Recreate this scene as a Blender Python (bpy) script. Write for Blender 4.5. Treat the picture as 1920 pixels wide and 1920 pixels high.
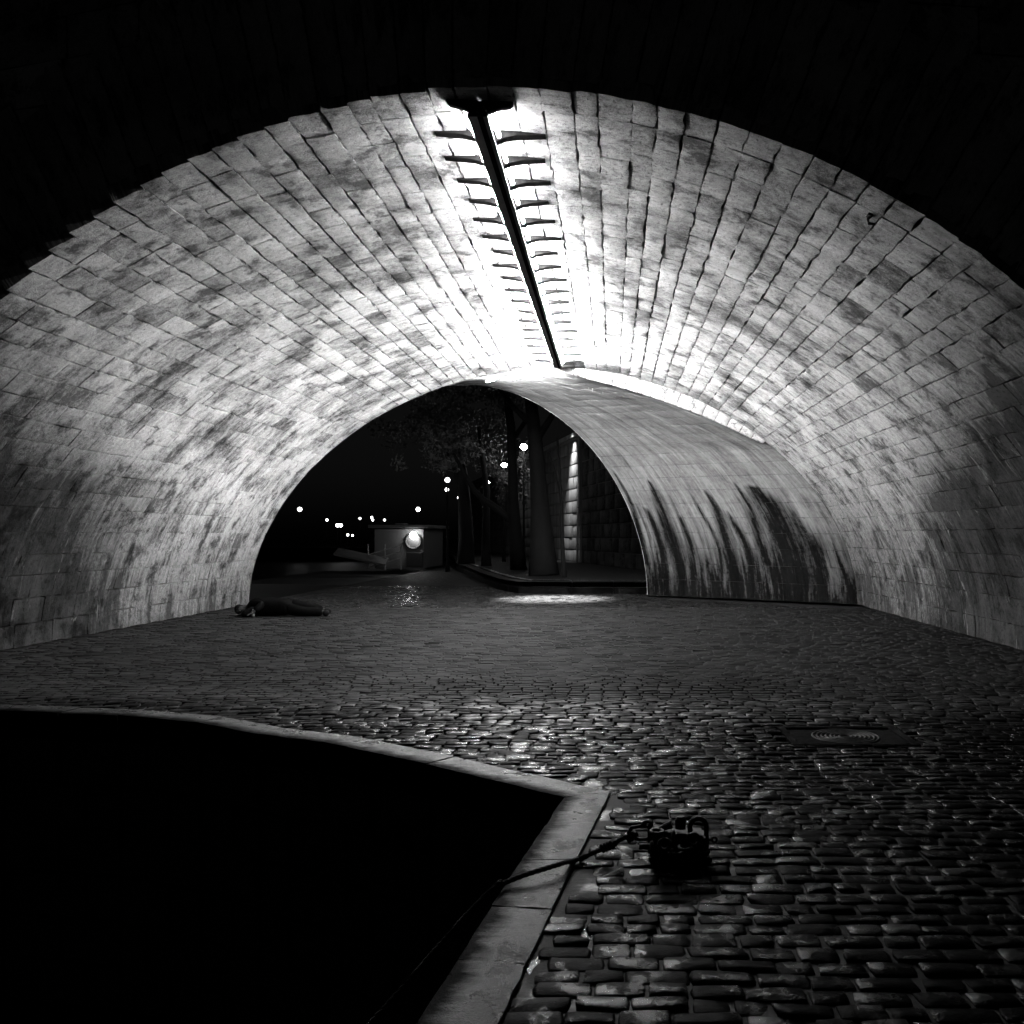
import bpy, bmesh, math, random
import numpy as np
from mathutils import Vector, Matrix

random.seed(7)
rng = np.random.default_rng(11)
scene = bpy.context.scene
for o in list(bpy.data.objects):
    bpy.data.objects.remove(o)
COL = scene.collection

# ------------------------------------------------------------------ camera, world, exposure
F = 1700.0            # focal length in photograph pixels
VX, VY = 1148.0, 1005.0
EYE = 1.6
cd = bpy.data.cameras.new('camera')
cam = bpy.data.objects.new('camera', cd)
COL.objects.link(cam)
cam.location = (0, 0, EYE)
cam.rotation_euler = (math.radians(90), 0, 0)
cd.sensor_width = 36.0
cd.lens = F / 1920 * 36.0
cd.shift_x = -(VX - 960) / 1920
cd.shift_y = (VY - 960) / 1920
cd.clip_start = 0.05
cd.clip_end = 3000
scene.camera = cam

world = bpy.data.worlds.new('World')
scene.world = world
world.use_nodes = True
wn = world.node_tree.nodes
wl = world.node_tree.links
wn.clear()
w_out = wn.new('ShaderNodeOutputWorld')
w_bg = wn.new('ShaderNodeBackground')
w_sky = wn.new('ShaderNodeTexSky')
w_sky.sky_type = 'NISHITA'
w_sky.sun_disc = False
w_sky.sun_elevation = math.radians(1.0)
w_sky.sun_rotation = math.radians(180)
w_bw = wn.new('ShaderNodeRGBToBW')
wl.new(w_sky.outputs[0], w_bw.inputs[0])
wl.new(w_bw.outputs[0], w_bg.inputs['Color'])
w_bg.inputs['Strength'].default_value = 0.0026
wl.new(w_bg.outputs[0], w_out.inputs['Surface'])

scene.view_settings.view_transform = 'Standard'
scene.view_settings.look = 'None'
scene.view_settings.exposure = 0.0
scene.view_settings.gamma = 1.0
scene.view_settings.use_curve_mapping = False
scene.cycles.max_bounces = 6
scene.cycles.diffuse_bounces = 2
scene.cycles.glossy_bounces = 3
scene.cycles.sample_clamp_indirect = 4.0
scene.cycles.sample_clamp_direct = 0.0
scene.cycles.use_denoising = True
try:
    scene.cycles.denoiser = 'OPENIMAGEDENOISE'
except Exception:
    pass
TUBE_POWER = 800.0

# ------------------------------------------------------------------ helpers
def px(u, v, Y):
    """place at depth Y that the photograph shows at pixel (u, v)"""
    return Vector(((u - VX) / F * Y, Y, EYE - (v - VY) / F * Y))

def gp(u, v, z=0.0):
    """place on the level z that the photograph shows at pixel (u, v)"""
    Y = (EYE - z) * F / (v - VY)
    return Vector(((u - VX) / F * Y, Y, z))

def to_px(p):
    return (VX + F * p[0] / p[1], VY - F * (p[2] - EYE) / p[1])

def tag(o, label=None, cat=None, group=None, kind=None):
    if label: o['label'] = label
    if cat: o['category'] = cat
    if group: o['group'] = group
    if kind: o['kind'] = kind
    return o

def empty(name, loc=(0, 0, 0), label=None, cat=None, group=None):
    o = bpy.data.objects.new(name, None)
    COL.objects.link(o)
    o.location = loc
    o.empty_display_size = 0.2
    return tag(o, label, cat, group)

def link_mesh(name, me, mat, parent=None):
    o = bpy.data.objects.new(name, me)
    COL.objects.link(o)
    if mat is not None and not me.materials:
        me.materials.append(mat)
    if parent is not None:
        o.parent = parent
        o.matrix_parent_inverse = Matrix.Translation(-Vector(parent.location)) if parent.type == 'EMPTY' else Matrix()
    return o

def bm_obj(name, bm, mat, parent=None, smooth=False):
    me = bpy.data.meshes.new(name)
    bmesh.ops.recalc_face_normals(bm, faces=bm.faces)
    bm.to_mesh(me)
    bm.free()
    if smooth:
        me.polygons.foreach_set('use_smooth', [True] * len(me.polygons))
    return link_mesh(name, me, mat, parent)

def add_box(bm, c, size, rot=None, bevel=0.0):
    m = Matrix.Translation(Vector(c))
    if rot is not None:
        m = m @ rot
    m = m @ Matrix.Diagonal((size[0], size[1], size[2], 1))
    r = bmesh.ops.create_cube(bm, size=1.0, matrix=m)
    if bevel > 0:
        es = set()
        for v in r['verts']:
            for e in v.link_edges: es.add(e)
        bmesh.ops.bevel(bm, geom=list(es), offset=bevel, segments=2, profile=0.6, affect='EDGES')

def add_tube(bm, pts, radii, seg=10, cap=True):
    pts = [Vector(p) for p in pts]
    if not hasattr(radii, '__len__'):
        radii = [radii] * len(pts)
    rings = []
    up = Vector((0, 0, 1))
    n = len(pts)
    prev = None
    for i, p in enumerate(pts):
        d = (pts[min(i + 1, n - 1)] - pts[max(i - 1, 0)]).normalized()
        if prev is None:
            a = up.cross(d)
            if a.length < 1e-3: a = Vector((1, 0, 0)).cross(d)
            a.normalize()
        else:
            a = (prev - d * prev.dot(d)).normalized()
        prev = a
        b = d.cross(a).normalized()
        rings.append([bm.verts.new(p + (a * math.cos(t) + b * math.sin(t)) * radii[i])
                      for t in [2 * math.pi * k / seg for k in range(seg)]])
    for i in range(n - 1):
        for k in range(seg):
            k2 = (k + 1) % seg
            bm.faces.new((rings[i][k], rings[i][k2], rings[i + 1][k2], rings[i + 1][k]))
    if cap:
        bm.faces.new(rings[0][::-1])
        bm.faces.new(rings[-1])

def add_sphere(bm, c, r, u=10, v=7, scale=(1, 1, 1)):
    m = Matrix.Translation(Vector(c)) @ Matrix.Diagonal((scale[0], scale[1], scale[2], 1))
    bmesh.ops.create_uvsphere(bm, u_segments=u, v_segments=v, radius=r, matrix=m)

def add_ring(bm, c, R, r, axis='Y', a0=0, a1=2 * math.pi, seg=20, tseg=8):
    pts = []
    full = abs(a1 - a0 - 2 * math.pi) < 1e-6
    for i in range(seg + 1):
        t = a0 + (a1 - a0) * i / seg
        p = {'Y': Vector((math.cos(t), 0, math.sin(t))), 'X': Vector((0, math.cos(t), math.sin(t))),
             'Z': Vector((math.cos(t), math.sin(t), 0))}[axis]
        pts.append(Vector(c) + p * R)
    add_tube(bm, pts, r, tseg, cap=not full)

# value noise (numpy)
def _h(ix, iy, iz, seed):
    h = (ix.astype(np.int64) * 374761393 + iy.astype(np.int64) * 668265263 + iz.astype(np.int64) * 2147483647 + seed * 974634777) & 0xffffffff
    h = ((h ^ (h >> 13)) * 1274126177) & 0xffffffff
    h = ((h ^ (h >> 16)) * 2246822519) & 0xffffffff
    h = h ^ (h >> 15)
    return (h & 0xffff) / 65535.0

def vnoise(P, seed=0):
    i = np.floor(P).astype(np.int64)
    f = P - i
    f = f * f * (3 - 2 * f)
    r = np.zeros(len(P))
    for dx in (0, 1):
        for dy in (0, 1):
            for dz in (0, 1):
                w = (f[:, 0] if dx else 1 - f[:, 0]) * (f[:, 1] if dy else 1 - f[:, 1]) * (f[:, 2] if dz else 1 - f[:, 2])
                r += w * _h(i[:, 0] + dx, i[:, 1] + dy, i[:, 2] + dz, seed)
    return r * 2 - 1

def fbm(P, seed=0, oct=3):
    r = np.zeros(len(P)); a = 1.0; s = 0
    for k in range(oct):
        r += a * vnoise(P * (2.03 ** k), seed + k * 17); s += a; a *= 0.5
    return r / s

# ------------------------------------------------------------------ materials
def mat_new(name):
    m = bpy.data.materials.new(name)
    m.use_nodes = True
    return m, m.node_tree.nodes, m.node_tree.links, m.node_tree.nodes['Principled BSDF']

class NT:
    def __init__(s, m):
        s.n = m.node_tree.nodes; s.l = m.node_tree.links
    def uv(s, name='UVMap'):
        a = s.n.new('ShaderNodeUVMap'); a.uv_map = name; return a.outputs[0]
    def obj(s):
        return s.n.new('ShaderNodeTexCoord').outputs['Object']
    def attr(s, name):
        a = s.n.new('ShaderNodeAttribute'); a.attribute_name = name; return a.outputs['Fac']
    def mp(s, v, scale, loc=(0, 0, 0)):
        a = s.n.new('ShaderNodeMapping'); s.l.new(v, a.inputs[0])
        a.inputs['Scale'].default_value = scale; a.inputs['Location'].default_value = loc
        return a.outputs[0]
    def noise(s, v, scale, detail=4, rough=0.6, dist=0.0):
        a = s.n.new('ShaderNodeTexNoise'); s.l.new(v, a.inputs['Vector'])
        a.inputs['Scale'].default_value = scale; a.inputs['Detail'].default_value = detail
        a.inputs['Roughness'].default_value = rough; a.inputs['Distortion'].default_value = dist
        return a.outputs['Fac']
    def m(s, op, a, b=None, clamp=False):
        x = s.n.new('ShaderNodeMath'); x.operation = op; x.use_clamp = clamp
        for i, q in enumerate((a, b)):
            if q is None: continue
            if isinstance(q, (int, float)): x.inputs[i].default_value = q
            else: s.l.new(q, x.inputs[i])
        return x.outputs[0]
    def rng(s, v, a, b, c=0.0, d=1.0):
        x = s.n.new('ShaderNodeMapRange'); s.l.new(v, x.inputs['Value'])
        x.inputs['From Min'].default_value = a; x.inputs['From Max'].default_value = b
        x.inputs['To Min'].default_value = c; x.inputs['To Max'].default_value = d
        x.clamp = True
        return x.outputs['Result']
    def grey(s, v):
        x = s.n.new('ShaderNodeCombineColor')
        for i in range(3): s.l.new(v, x.inputs[i])
        return x.outputs[0]
    def bump(s, h, strength, dist, normal=None):
        b = s.n.new('ShaderNodeBump'); b.inputs['Strength'].default_value = strength
        b.inputs['Distance'].default_value = dist; s.l.new(h, b.inputs['Height'])
        if normal is not None: s.l.new(normal, b.inputs['Normal'])
        return b.outputs[0]
    def sep(s, v):
        x = s.n.new('ShaderNodeSeparateXYZ'); s.l.new(v, x.inputs[0]); return x.outputs

def stone_material(name, lo, hi, streak=1.0, spots=True):
    """limestone: UV x = metres round the arch, UV y = metres along the tunnel; 'tone' per stone"""
    m, n, l, b = mat_new(name)
    t = NT(m)
    uv = t.uv()
    tone = t.attr('tone')
    blot = t.noise(uv, 0.9, 6, 0.66, 0.4)
    grain = t.noise(uv, 14, 6, 0.72)
    fine = t.noise(uv, 70, 4, 0.7)
    run = t.noise(t.mp(uv, (0.45, 3.2, 1)), 1.0, 6, 0.7, 0.2)        # runs of water down the curve
    run2 = t.noise(t.mp(uv, (1.0, 11.0, 1), (3, 7, 0)), 1.0, 6, 0.7, 0.15)
    low = t.attr('runs')
    part = t.rng(t.noise(uv, 0.5, 3, 0.5), 0.38, 0.62)
    runs = t.m('ADD', t.m('MULTIPLY', t.m('SUBTRACT', run, 0.5), 2.2), t.m('MULTIPLY', t.m('MULTIPLY', t.m('SUBTRACT', run2, 0.5), 2.0), part))
    runs = t.m('MULTIPLY', t.m('MULTIPLY', runs, low), streak)
    v = t.m('ADD', t.m('MULTIPLY', t.m('SUBTRACT', blot, 0.5), 2.6), 0.54)
    v = t.m('ADD', v, t.m('MULTIPLY', t.m('SUBTRACT', grain, 0.5), 1.6))
    v = t.m('ADD', v, t.m('MULTIPLY', t.m('SUBTRACT', fine, 0.5), 1.5))
    v = t.m('ADD', v, tone)
    v = t.m('ADD', v, runs)
    alb = t.rng(v, 0.02, 1.0, lo, hi)
    # soot crust: dark patches with edges of their own
    crust = t.rng(t.m('ADD', t.noise(uv, 1.7, 7, 0.75, 0.15), t.m('MULTIPLY', t.m('SUBTRACT', grain, 0.5), 0.35)), 0.51, 0.62, 0.0, 0.80)
    alb = t.m('MULTIPLY', alb, t.m('SUBTRACT', 1.0, crust))
    pits = t.rng(t.noise(t.mp(uv, (1, 1, 1), (5, 5, 0)), 24, 5, 0.78), 0.58, 0.66, 0.0, 0.65)
    alb = t.m('MULTIPLY', alb, t.m('SUBTRACT', 1.0, pits))
    so = t.m('ADD', t.attr('dim'), t.m('MULTIPLY', t.m('SUBTRACT', run, 0.5), 1.5))  # painted light falloff, broken up into streaks
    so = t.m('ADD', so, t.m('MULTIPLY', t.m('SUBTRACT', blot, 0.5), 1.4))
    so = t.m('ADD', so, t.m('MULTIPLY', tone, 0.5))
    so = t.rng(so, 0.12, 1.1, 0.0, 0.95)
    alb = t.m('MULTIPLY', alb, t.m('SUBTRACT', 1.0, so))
    rag = t.m('ADD', t.attr('lip'), t.m('MULTIPLY', t.m('SUBTRACT', t.noise(uv, 5.0, 6, 0.75), 0.5), 0.95))
    rag = t.rng(rag, 0.95, 1.06, 0.0, 0.85)
    alb = t.m('MULTIPLY', alb, t.m('SUBTRACT', 1.0, rag))
    if spots:  # pale lime deposits
        sp = t.rng(t.noise(t.mp(uv, (1.0, 3.0, 1), (11, 2, 0)), 1.3, 7, 0.7, 1.0), 0.60, 0.86, 0.0, 0.30)
        alb = t.m('ADD', alb, sp)
    l.new(t.grey(alb), b.inputs['Base Color'])
    b.inputs['Roughness'].default_value = 0.85
    b.inputs['Specular IOR Level'].default_value = 0.05
    h = t.m('ADD', t.m('MULTIPLY', grain, 0.7), t.m('MULTIPLY', fine, 0.3))
    h = t.m('SUBTRACT', h, t.m('MULTIPLY', pits, 0.6))
    l.new(t.bump(h, 0.9, 0.025), b.inputs['Normal'])
    return m

M_VAULT = stone_material('vault limestone', 0.09, 0.80)
M_RING = stone_material('pale ring limestone', 0.30, 0.74, 0.3)
M_FACE = stone_material('sooty face limestone', 0.25, 0.65, 0.4, False)

def simple(name, col, rough=0.6, metal=0.0, spec=0.5, bump=None, var=0.0, nscale=8):
    m, n, l, b = mat_new(name)
    t = NT(m)
    if var or bump:
        o = t.obj()
        nz = t.noise(o, nscale, 5, 0.65)
        if var:
            v = t.rng(nz, 0.25, 0.75, col * (1 - var), col * (1 + var))
            l.new(t.grey(v), b.inputs['Base Color'])
        if bump:
            l.new(t.bump(t.noise(o, nscale * 4, 4, 0.7), bump, 0.01), b.inputs['Normal'])
    if not var:
        b.inputs['Base Color'].default_value = (col, col, col, 1)
    b.inputs['Roughness'].default_value = rough
    b.inputs['Metallic'].default_value = metal
    b.inputs['Specular IOR Level'].default_value = spec
    return m

def emitter(name, power):
    m = bpy.data.materials.new(name); m.use_nodes = True
    n = m.node_tree.nodes; l = m.node_tree.links; n.clear()
    o = n.new('ShaderNodeOutputMaterial'); e = n.new('ShaderNodeEmission')
    e.inputs['Color'].default_value = (1, 1, 1, 1); e.inputs['Strength'].default_value = power
    l.new(e.outputs[0], o.inputs['Surface'])
    return m

M_MORTAR = simple('dark joint mortar', 0.05, 0.95, spec=0.2, bump=0.4, var=0.4)
M_IRON = simple('rusty black iron', 0.012, 0.65, 0.15, 0.2, 0.8, 0.5, 24)
M_RAIL = simple('grey painted steel', 0.16, 0.5, 0.2, 0.5, 0.2, 0.3, 12)
M_BRACKET = simple('steel blackened for shadow bands', 0.010, 1.0, 0.0, 0.0, 0.6, 0.8, 14)
def tube_power(y):      # weak near the mouth, strongest at the far end, to shape the falloff
    return TUBE_POWER * (0.48 + 6.0 * max(0.0, (y - 8.5) / 11.4) ** 2.1)
M_TUBE = emitter('lit fluorescent tube', TUBE_POWER * 3)
M_ROPE = simple('dark mooring rope', 0.02, 0.95, spec=0.1, bump=0.8, var=0.5, nscale=60)
M_CLOTH = simple('black coat cloth', 0.003, 0.95, spec=0.0, bump=0.5, var=0.4, nscale=9)
M_TROUSER = simple('dark trousers cloth', 0.003, 0.95, spec=0.0, bump=0.4, var=0.4, nscale=9)
M_SKIN = simple('skin', 0.018, 0.7, spec=0.15)
M_WOOL = simple('black knitted wool', 0.004, 1.0, spec=0.05, bump=0.6, var=0.3, nscale=30)
M_SHOE = simple('black leather', 0.004, 0.7, spec=0.05)
M_GLASS = simple('brown bottle glass', 0.05, 0.15, spec=0.6)
M_TINLID = simple('pale bottle cap', 0.5, 0.35, 0.6)
M_BARK = simple('dark plane tree bark', 0.0035, 0.9, spec=0.2, bump=0.7, var=0.6, nscale=5)
M_LEAF = simple('leaf green', 0.05, 0.5, spec=0.4)
M_WHITE = simple('grubby cabin paint', 0.04, 0.6, var=0.15, nscale=3)
M_HULL = simple('black hull paint', 0.005, 0.6, spec=0.3, var=0.3)
M_DECK = simple('worn deck planks', 0.03, 0.8, spec=0.2, var=0.4)
M_BUOY = simple('orange lifebuoy foam', 0.015, 0.6)
M_LAMP = emitter('lit lamp globe', 170.0)
M_LAMPS = emitter('far lit lamp globe', 9.0)
M_CABINLAMP = emitter('lit cabin lamp', 90.0)
M_POST = simple('black cast iron post', 0.003, 0.9, spec=0.05)

def paving_material(name='granite setts', dry_from=7.5, gloss=0.13, wetmul=0.045):
    m, n, l, b = mat_new(name)
    t = NT(m); o = t.obj(); tone = t.attr('tone')
    xyz = t.sep(o)
    g = t.noise(o, 40, 5, 0.75)
    p = t.noise(o, 2.2, 5, 0.65)
    v = t.m('ADD', t.m('MULTIPLY', g, 0.5), t.m('MULTIPLY', p, 0.5))
    dry = t.rng(t.m('ADD', xyz[1], t.m('MULTIPLY', t.m('SUBTRACT', p, 0.5), 1.6)), dry_from, dry_from + 2.1)   # the vault keeps its floor dry
    alb = t.rng(v, 0.3, 0.7, 0.03, 0.10)
    alb = t.m('MULTIPLY', alb, t.m('ADD', tone, 1.0))
    alb = t.m('MULTIPLY', alb, t.rng(dry, 0, 1, wetmul, 0.21))
    l.new(t.grey(alb), b.inputs['Base Color'])
    wet = t.noise(o, 5.0, 4, 0.6)
    rw = t.rng(wet, 0.36, 0.60, 0.50, 0.20)
    r = t.m('ADD', t.m('MULTIPLY', rw, t.m('SUBTRACT', 1.0, dry)), t.m('MULTIPLY', dry, 0.8))
    l.new(r, b.inputs['Roughness'])
    l.new(t.m('ADD', t.m('MULTIPLY', t.m('MULTIPLY', t.rng(wet, 0.50, 0.66, 0.04, 1.0), gloss), t.m('SUBTRACT', 1.0, dry)), t.m('MULTIPLY', dry, 0.015)), b.inputs['Specular IOR Level'])
    l.new(t.bump(t.m('ADD', g, t.m('MULTIPLY', t.noise(o, 130, 3, 0.7), 0.3)), 0.6, 0.008), b.inputs['Normal'])
    return m
M_SETT = paving_material()
M_SETT_WET = paving_material('rain wet granite setts', 500.0, 0.025, 0.22)

def bed_material():
    m, n, l, b = mat_new('wet sand joints')
    t = NT(m); o = t.obj(); xyz = t.sep(o)
    p = t.noise(o, 3.0, 5, 0.65)
    g = t.noise(o, 60, 4, 0.7)
    dry = t.rng(xyz[1], 7.4, 8.6)
    l.new(t.grey(t.rng(p, 0.3, 0.7, 0.008, 0.022)), b.inputs['Base Color'])
    b.inputs['Specular IOR Level'].default_value = 0.05
    pud = t.rng(p, 0.52, 0.66, 0.72, 0.25)                # standing water
    r = t.m('ADD', t.m('MULTIPLY', pud, t.m('SUBTRACT', 1.0, dry)), t.m('MULTIPLY', dry, 0.9))
    l.new(r, b.inputs['Roughness'])
    l.new(t.bump(t.m('MULTIPLY', g, t.rng(p, 0.54, 0.66, 1.0, 0.3)), 0.6, 0.006), b.inputs['Normal'])
    return m
M_BED = bed_material()

def coping_material():
    m, n, l, b = mat_new('worn granite coping')
    t = NT(m); o = t.obj(); tone = t.attr('tone')
    g = t.noise(o, 90, 4, 0.8)
    p = t.noise(o, 4, 6, 0.7)
    pit = t.rng(t.noise(o, 26, 5, 0.7), 0.60, 0.68)
    alb = t.rng(t.m('ADD', t.m('MULTIPLY', g, 0.6), t.m('MULTIPLY', p, 0.4)), 0.3, 0.7, 0.014, 0.10)
    alb = t.m('MULTIPLY', alb, t.m('ADD', tone, 1.0))
    alb = t.m('MULTIPLY', alb, t.m('SUBTRACT', 1.0, t.m('MULTIPLY', pit, 0.8)))
    alb = t.m('MULTIPLY', alb, t.rng(t.noise(o, 2.6, 6, 0.75, 0.6), 0.40, 0.60, 0.25, 1.0))
    side = t.sep(t.uv())[1]
    weed = t.rng(t.m('ADD', side, t.m('MULTIPLY', t.m('SUBTRACT', t.noise(t.mp(o, (3, 9, 1)), 1.0, 6, 0.72), 0.5), 0.9)), 0.10, 0.50, 0.90, 0.0)
    alb = t.m('MULTIPLY', alb, t.m('SUBTRACT', 1.0, weed))
    l.new(t.grey(alb), b.inputs['Base Color'])
    l.new(t.m('ADD', t.rng(p, 0.4, 0.62, 0.42, 0.22), t.m('MULTIPLY', weed, 0.4)), b.inputs['Roughness'])
    l.new(t.m('SUBTRACT', 0.13, t.m('MULTIPLY', weed, 0.13)), b.inputs['Specular IOR Level'])
    h = t.m('SUBTRACT', g, t.m('MULTIPLY', pit, 1.2))
    l.new(t.bump(h, 0.9, 0.009), b.inputs['Normal'])
    return m
M_COPING = coping_material()

def road_material():
    m, n, l, b = mat_new('dark wet quay road')
    t = NT(m); o = t.obj()
    vor = n.new('ShaderNodeTexVoronoi'); vor.feature = 'F1'
    l.new(t.mp(o, (5.0, 7.0, 1)), vor.inputs['Vector']); vor.inputs['Scale'].default_value = 1.0
    g = t.noise(o, 30, 4, 0.7)
    l.new(t.grey(t.rng(g, 0.3, 0.7, 0.006, 0.018)), b.inputs['Base Color'])
    b.inputs['Roughness'].default_value = 0.7
    b.inputs['Specular IOR Level'].default_value = 0.06
    h = t.m('SUBTRACT', g, t.m('MULTIPLY', vor.outputs['Distance'], 2.0))
    l.new(t.bump(h, 0.8, 0.03), b.inputs['Normal'])
    return m
M_ROAD = road_material()

def water_material():
    m, n, l, b = mat_new('river water')
    t = NT(m); o = t.obj()
    b.inputs['Base Color'].default_value = (0.006, 0.006, 0.006, 1)
    b.inputs['Roughness'].default_value = 0.4
    b.inputs['Specular IOR Level'].default_value = 0.08
    b.inputs['IOR'].default_value = 1.33
    l.new(t.bump(t.noise(t.mp(o, (1.0, 1.6, 1)), 1.4, 4, 0.6), 0.5, 0.2), b.inputs['Normal'])
    return m
M_WATER = water_material()

def wall_material():
    m, n, l, b = mat_new('quay retaining wall stone')
    t = NT(m); o = t.obj(); tone = t.attr('tone')
    run = t.noise(t.mp(o, (2.2, 2.2, 0.12)), 1.0, 5, 0.65, 0.4)
    g = t.noise(o, 6, 5, 0.7)
    v = t.m('ADD', t.m('MULTIPLY', run, 0.75), t.m('MULTIPLY', g, 0.25))
    alb = t.m('MULTIPLY', t.rng(v, 0.34, 0.66, 0.006, 0.10), t.m('ADD', tone, 1.0))
    l.new(t.grey(alb), b.inputs['Base Color'])
    b.inputs['Roughness'].default_value = 0.85
    l.new(t.bump(g, 0.5, 0.03), b.inputs['Normal'])
    return m
M_WALL = wall_material()

def far_vault_material():
    m, n, l, b = mat_new('rendered far vault with tar black runs')
    t = NT(m); uv = t.uv()
    s = t.sep(uv)
    grain = t.noise(uv, 10, 6, 0.72)
    blot = t.noise(uv, 1.0, 6, 0.65, 0.5)
    run = t.noise(t.mp(uv, (0.35, 3.6, 1)), 1.0, 6, 0.65, 0.5)
    run2 = t.noise(t.mp(uv, (1.1, 16.0, 1), (4, 9, 0)), 1.0, 4, 0.6, 0.3)
    v = t.m('ADD', t.m('MULTIPLY', run, 0.45), t.m('MULTIPLY', run2, 0.3))
    v = t.m('ADD', v, t.m('MULTIPLY', blot, 0.35))
    v = t.m('ADD', v, t.m('MULTIPLY', grain, 0.25))
    alb = t.rng(v, 0.50, 0.84, 0.03, 0.26)
    wob = t.m('ADD', t.m('MULTIPLY', t.m('SUBTRACT', t.noise(t.mp(uv, (0.9, 8, 1)), 1.0, 6, 0.7), 0.5), 1.3), t.m('MULTIPLY', t.m('SUBTRACT', grain, 0.5), 0.6))
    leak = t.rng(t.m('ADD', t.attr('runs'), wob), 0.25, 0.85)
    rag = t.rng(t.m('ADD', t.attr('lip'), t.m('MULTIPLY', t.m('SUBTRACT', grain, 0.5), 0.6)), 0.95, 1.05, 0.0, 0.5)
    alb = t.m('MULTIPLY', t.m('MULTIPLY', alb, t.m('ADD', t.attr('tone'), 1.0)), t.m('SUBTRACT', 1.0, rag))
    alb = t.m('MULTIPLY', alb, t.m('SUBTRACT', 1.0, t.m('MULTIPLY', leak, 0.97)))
    l.new(t.grey(alb), b.inputs['Base Color'])
    b.inputs['Roughness'].default_value = 0.9
    b.inputs['Specular IOR Level'].default_value = 0.03
    l.new(t.bump(t.m('ADD', grain, t.m('MULTIPLY', run2, 0.8)), 0.6, 0.03), b.inputs['Normal'])
    return m
M_FARVAULT = far_vault_material()

# ------------------------------------------------------------------ stones: one generator for vault stones, setts, copings, wall stones
TOPO = {}
def topo(nu, nv):
    if (nu, nv) in TOPO: return TOPO[(nu, nv)]
    idx = np.arange(nu * nv).reshape(nu, nv)
    q = [(idx[i, j], idx[i + 1, j], idx[i + 1, j + 1], idx[i, j + 1]) for i in range(nu - 1) for j in range(nv - 1)]
    ntop = len(q)
    loop = [idx[i, 0] for i in range(nu)] + [idx[nu - 1, j] for j in range(1, nv)] + \
           [idx[i, nv - 1] for i in range(nu - 2, -1, -1)] + [idx[0, j] for j in range(nv - 2, 0, -1)]
    L = len(loop); base = nu * nv
    for k in range(L):
        k2 = (k + 1) % L
        q.append((loop[k2], loop[k], base + k, base + k2))
    TOPO[(nu, nv)] = (np.array(q, dtype=np.int32), ntop, np.array(loop))
    return TOPO[(nu, nv)]

class Stones:
    def __init__(s):
        s.P = []; s.N = []; s.A = []; s.UV = []; s.meta = []; s.TU = []; s.TV = []
    def add(s, fn, a0, a1, b0, b1, nu, nv, base=0.0, tone=0.0, rnd=0.012, depth=0.1, runs=0.0, rough=1.0, edge=0.08, uvoff=(0, 0), rc=0.0, tilt=0.0):
        """fn(a, b) -> positions, normals for arrays a, b"""
        def lin(n):
            if n <= 2: return np.array([-1.0, 1.0])
            return np.concatenate(([-1.0], np.linspace(-1 + edge * 2, 1 - edge * 2, n - 2), [1.0]))
        ga, gb = np.meshgrid(lin(nu), lin(nv), indexing='ij')
        ga = ga.ravel(); gb = gb.ravel()
        ra = ga * np.sqrt(1 - rc * gb ** 2); rb = gb * np.sqrt(1 - rc * ga ** 2)
        a = a0 + (ra + 1) / 2 * (a1 - a0); b = b0 + (rb + 1) / 2 * (b1 - b0)
        p, n = fn(a, b)
        if tilt: p = p + n * ((ga * random.gauss(0, tilt) + gb * random.gauss(0, tilt))[:, None])
        s.P.append(p); s.N.append(n); s.A.append(np.stack([ga, gb], 1))
        s.UV.append(np.stack([a + uvoff[0], b + uvoff[1]], 1))
        s.meta.append(dict(nu=nu, nv=nv, base=base, tone=tone, rnd=rnd, depth=depth, runs=runs, rough=rough,
                           da=abs(a1 - a0), db=abs(b1 - b0)))
    def finish(s, seed, amp1=0.010, f1=2.7, amp2=0.006, f2=11.0, chip=0.012, chipf=7.0, dome=0.0):
        cnt = np.array([len(p) for p in s.P])
        P = np.concatenate(s.P); N = np.concatenate(s.N); A = np.concatenate(s.A)
        rep = lambda k: np.repeat(np.array([m[k] for m in s.meta]), cnt)
        blk = np.repeat(np.arange(len(cnt)), cnt).astype(float)
        Q = P + blk[:, None] * np.array([[3.17, 1.31, 2.71]])
        h = rep('base') + rep('rough') * (amp1 * fbm(Q * f1, seed) + amp2 * fbm(Q * f2, seed + 5))
        e = np.maximum(np.abs(A[:, 0]), np.abs(A[:, 1]))
        h -= rep('rnd') * (e > 0.999)
        h -= dome * (A[:, 0] ** 4 + A[:, 1] ** 4) / 2
        edge = (e > 0.999)
        corner = (np.abs(A[:, 0]) > .999) & (np.abs(A[:, 1]) > .999)
        P = P + N * h[:, None]
        jit = np.stack([vnoise(Q * chipf, seed + 31), vnoise(Q * chipf, seed + 32), vnoise(Q * chipf, seed + 33)], 1)
        jit -= N * np.sum(jit * N, 1)[:, None]
        P = P + jit * (chip * rep('rough') * edge)[:, None]
        out = []
        k = 0
        for i, m in enumerate(s.meta):
            c = cnt[i]
            q, ntop, loop = topo(m['nu'], m['nv'])
            p = P[k:k + c]; n = N[k:k + c]
            sk = p[loop] - n[loop] * m['depth']
            out.append((np.concatenate([p, sk]), q, ntop, np.concatenate([s.UV[i], s.UV[i][loop]]), m['tone'], m['runs'], np.concatenate([np.abs(s.A[i][:, 0]), np.ones(len(loop))])))
            k += c
        return out

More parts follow.
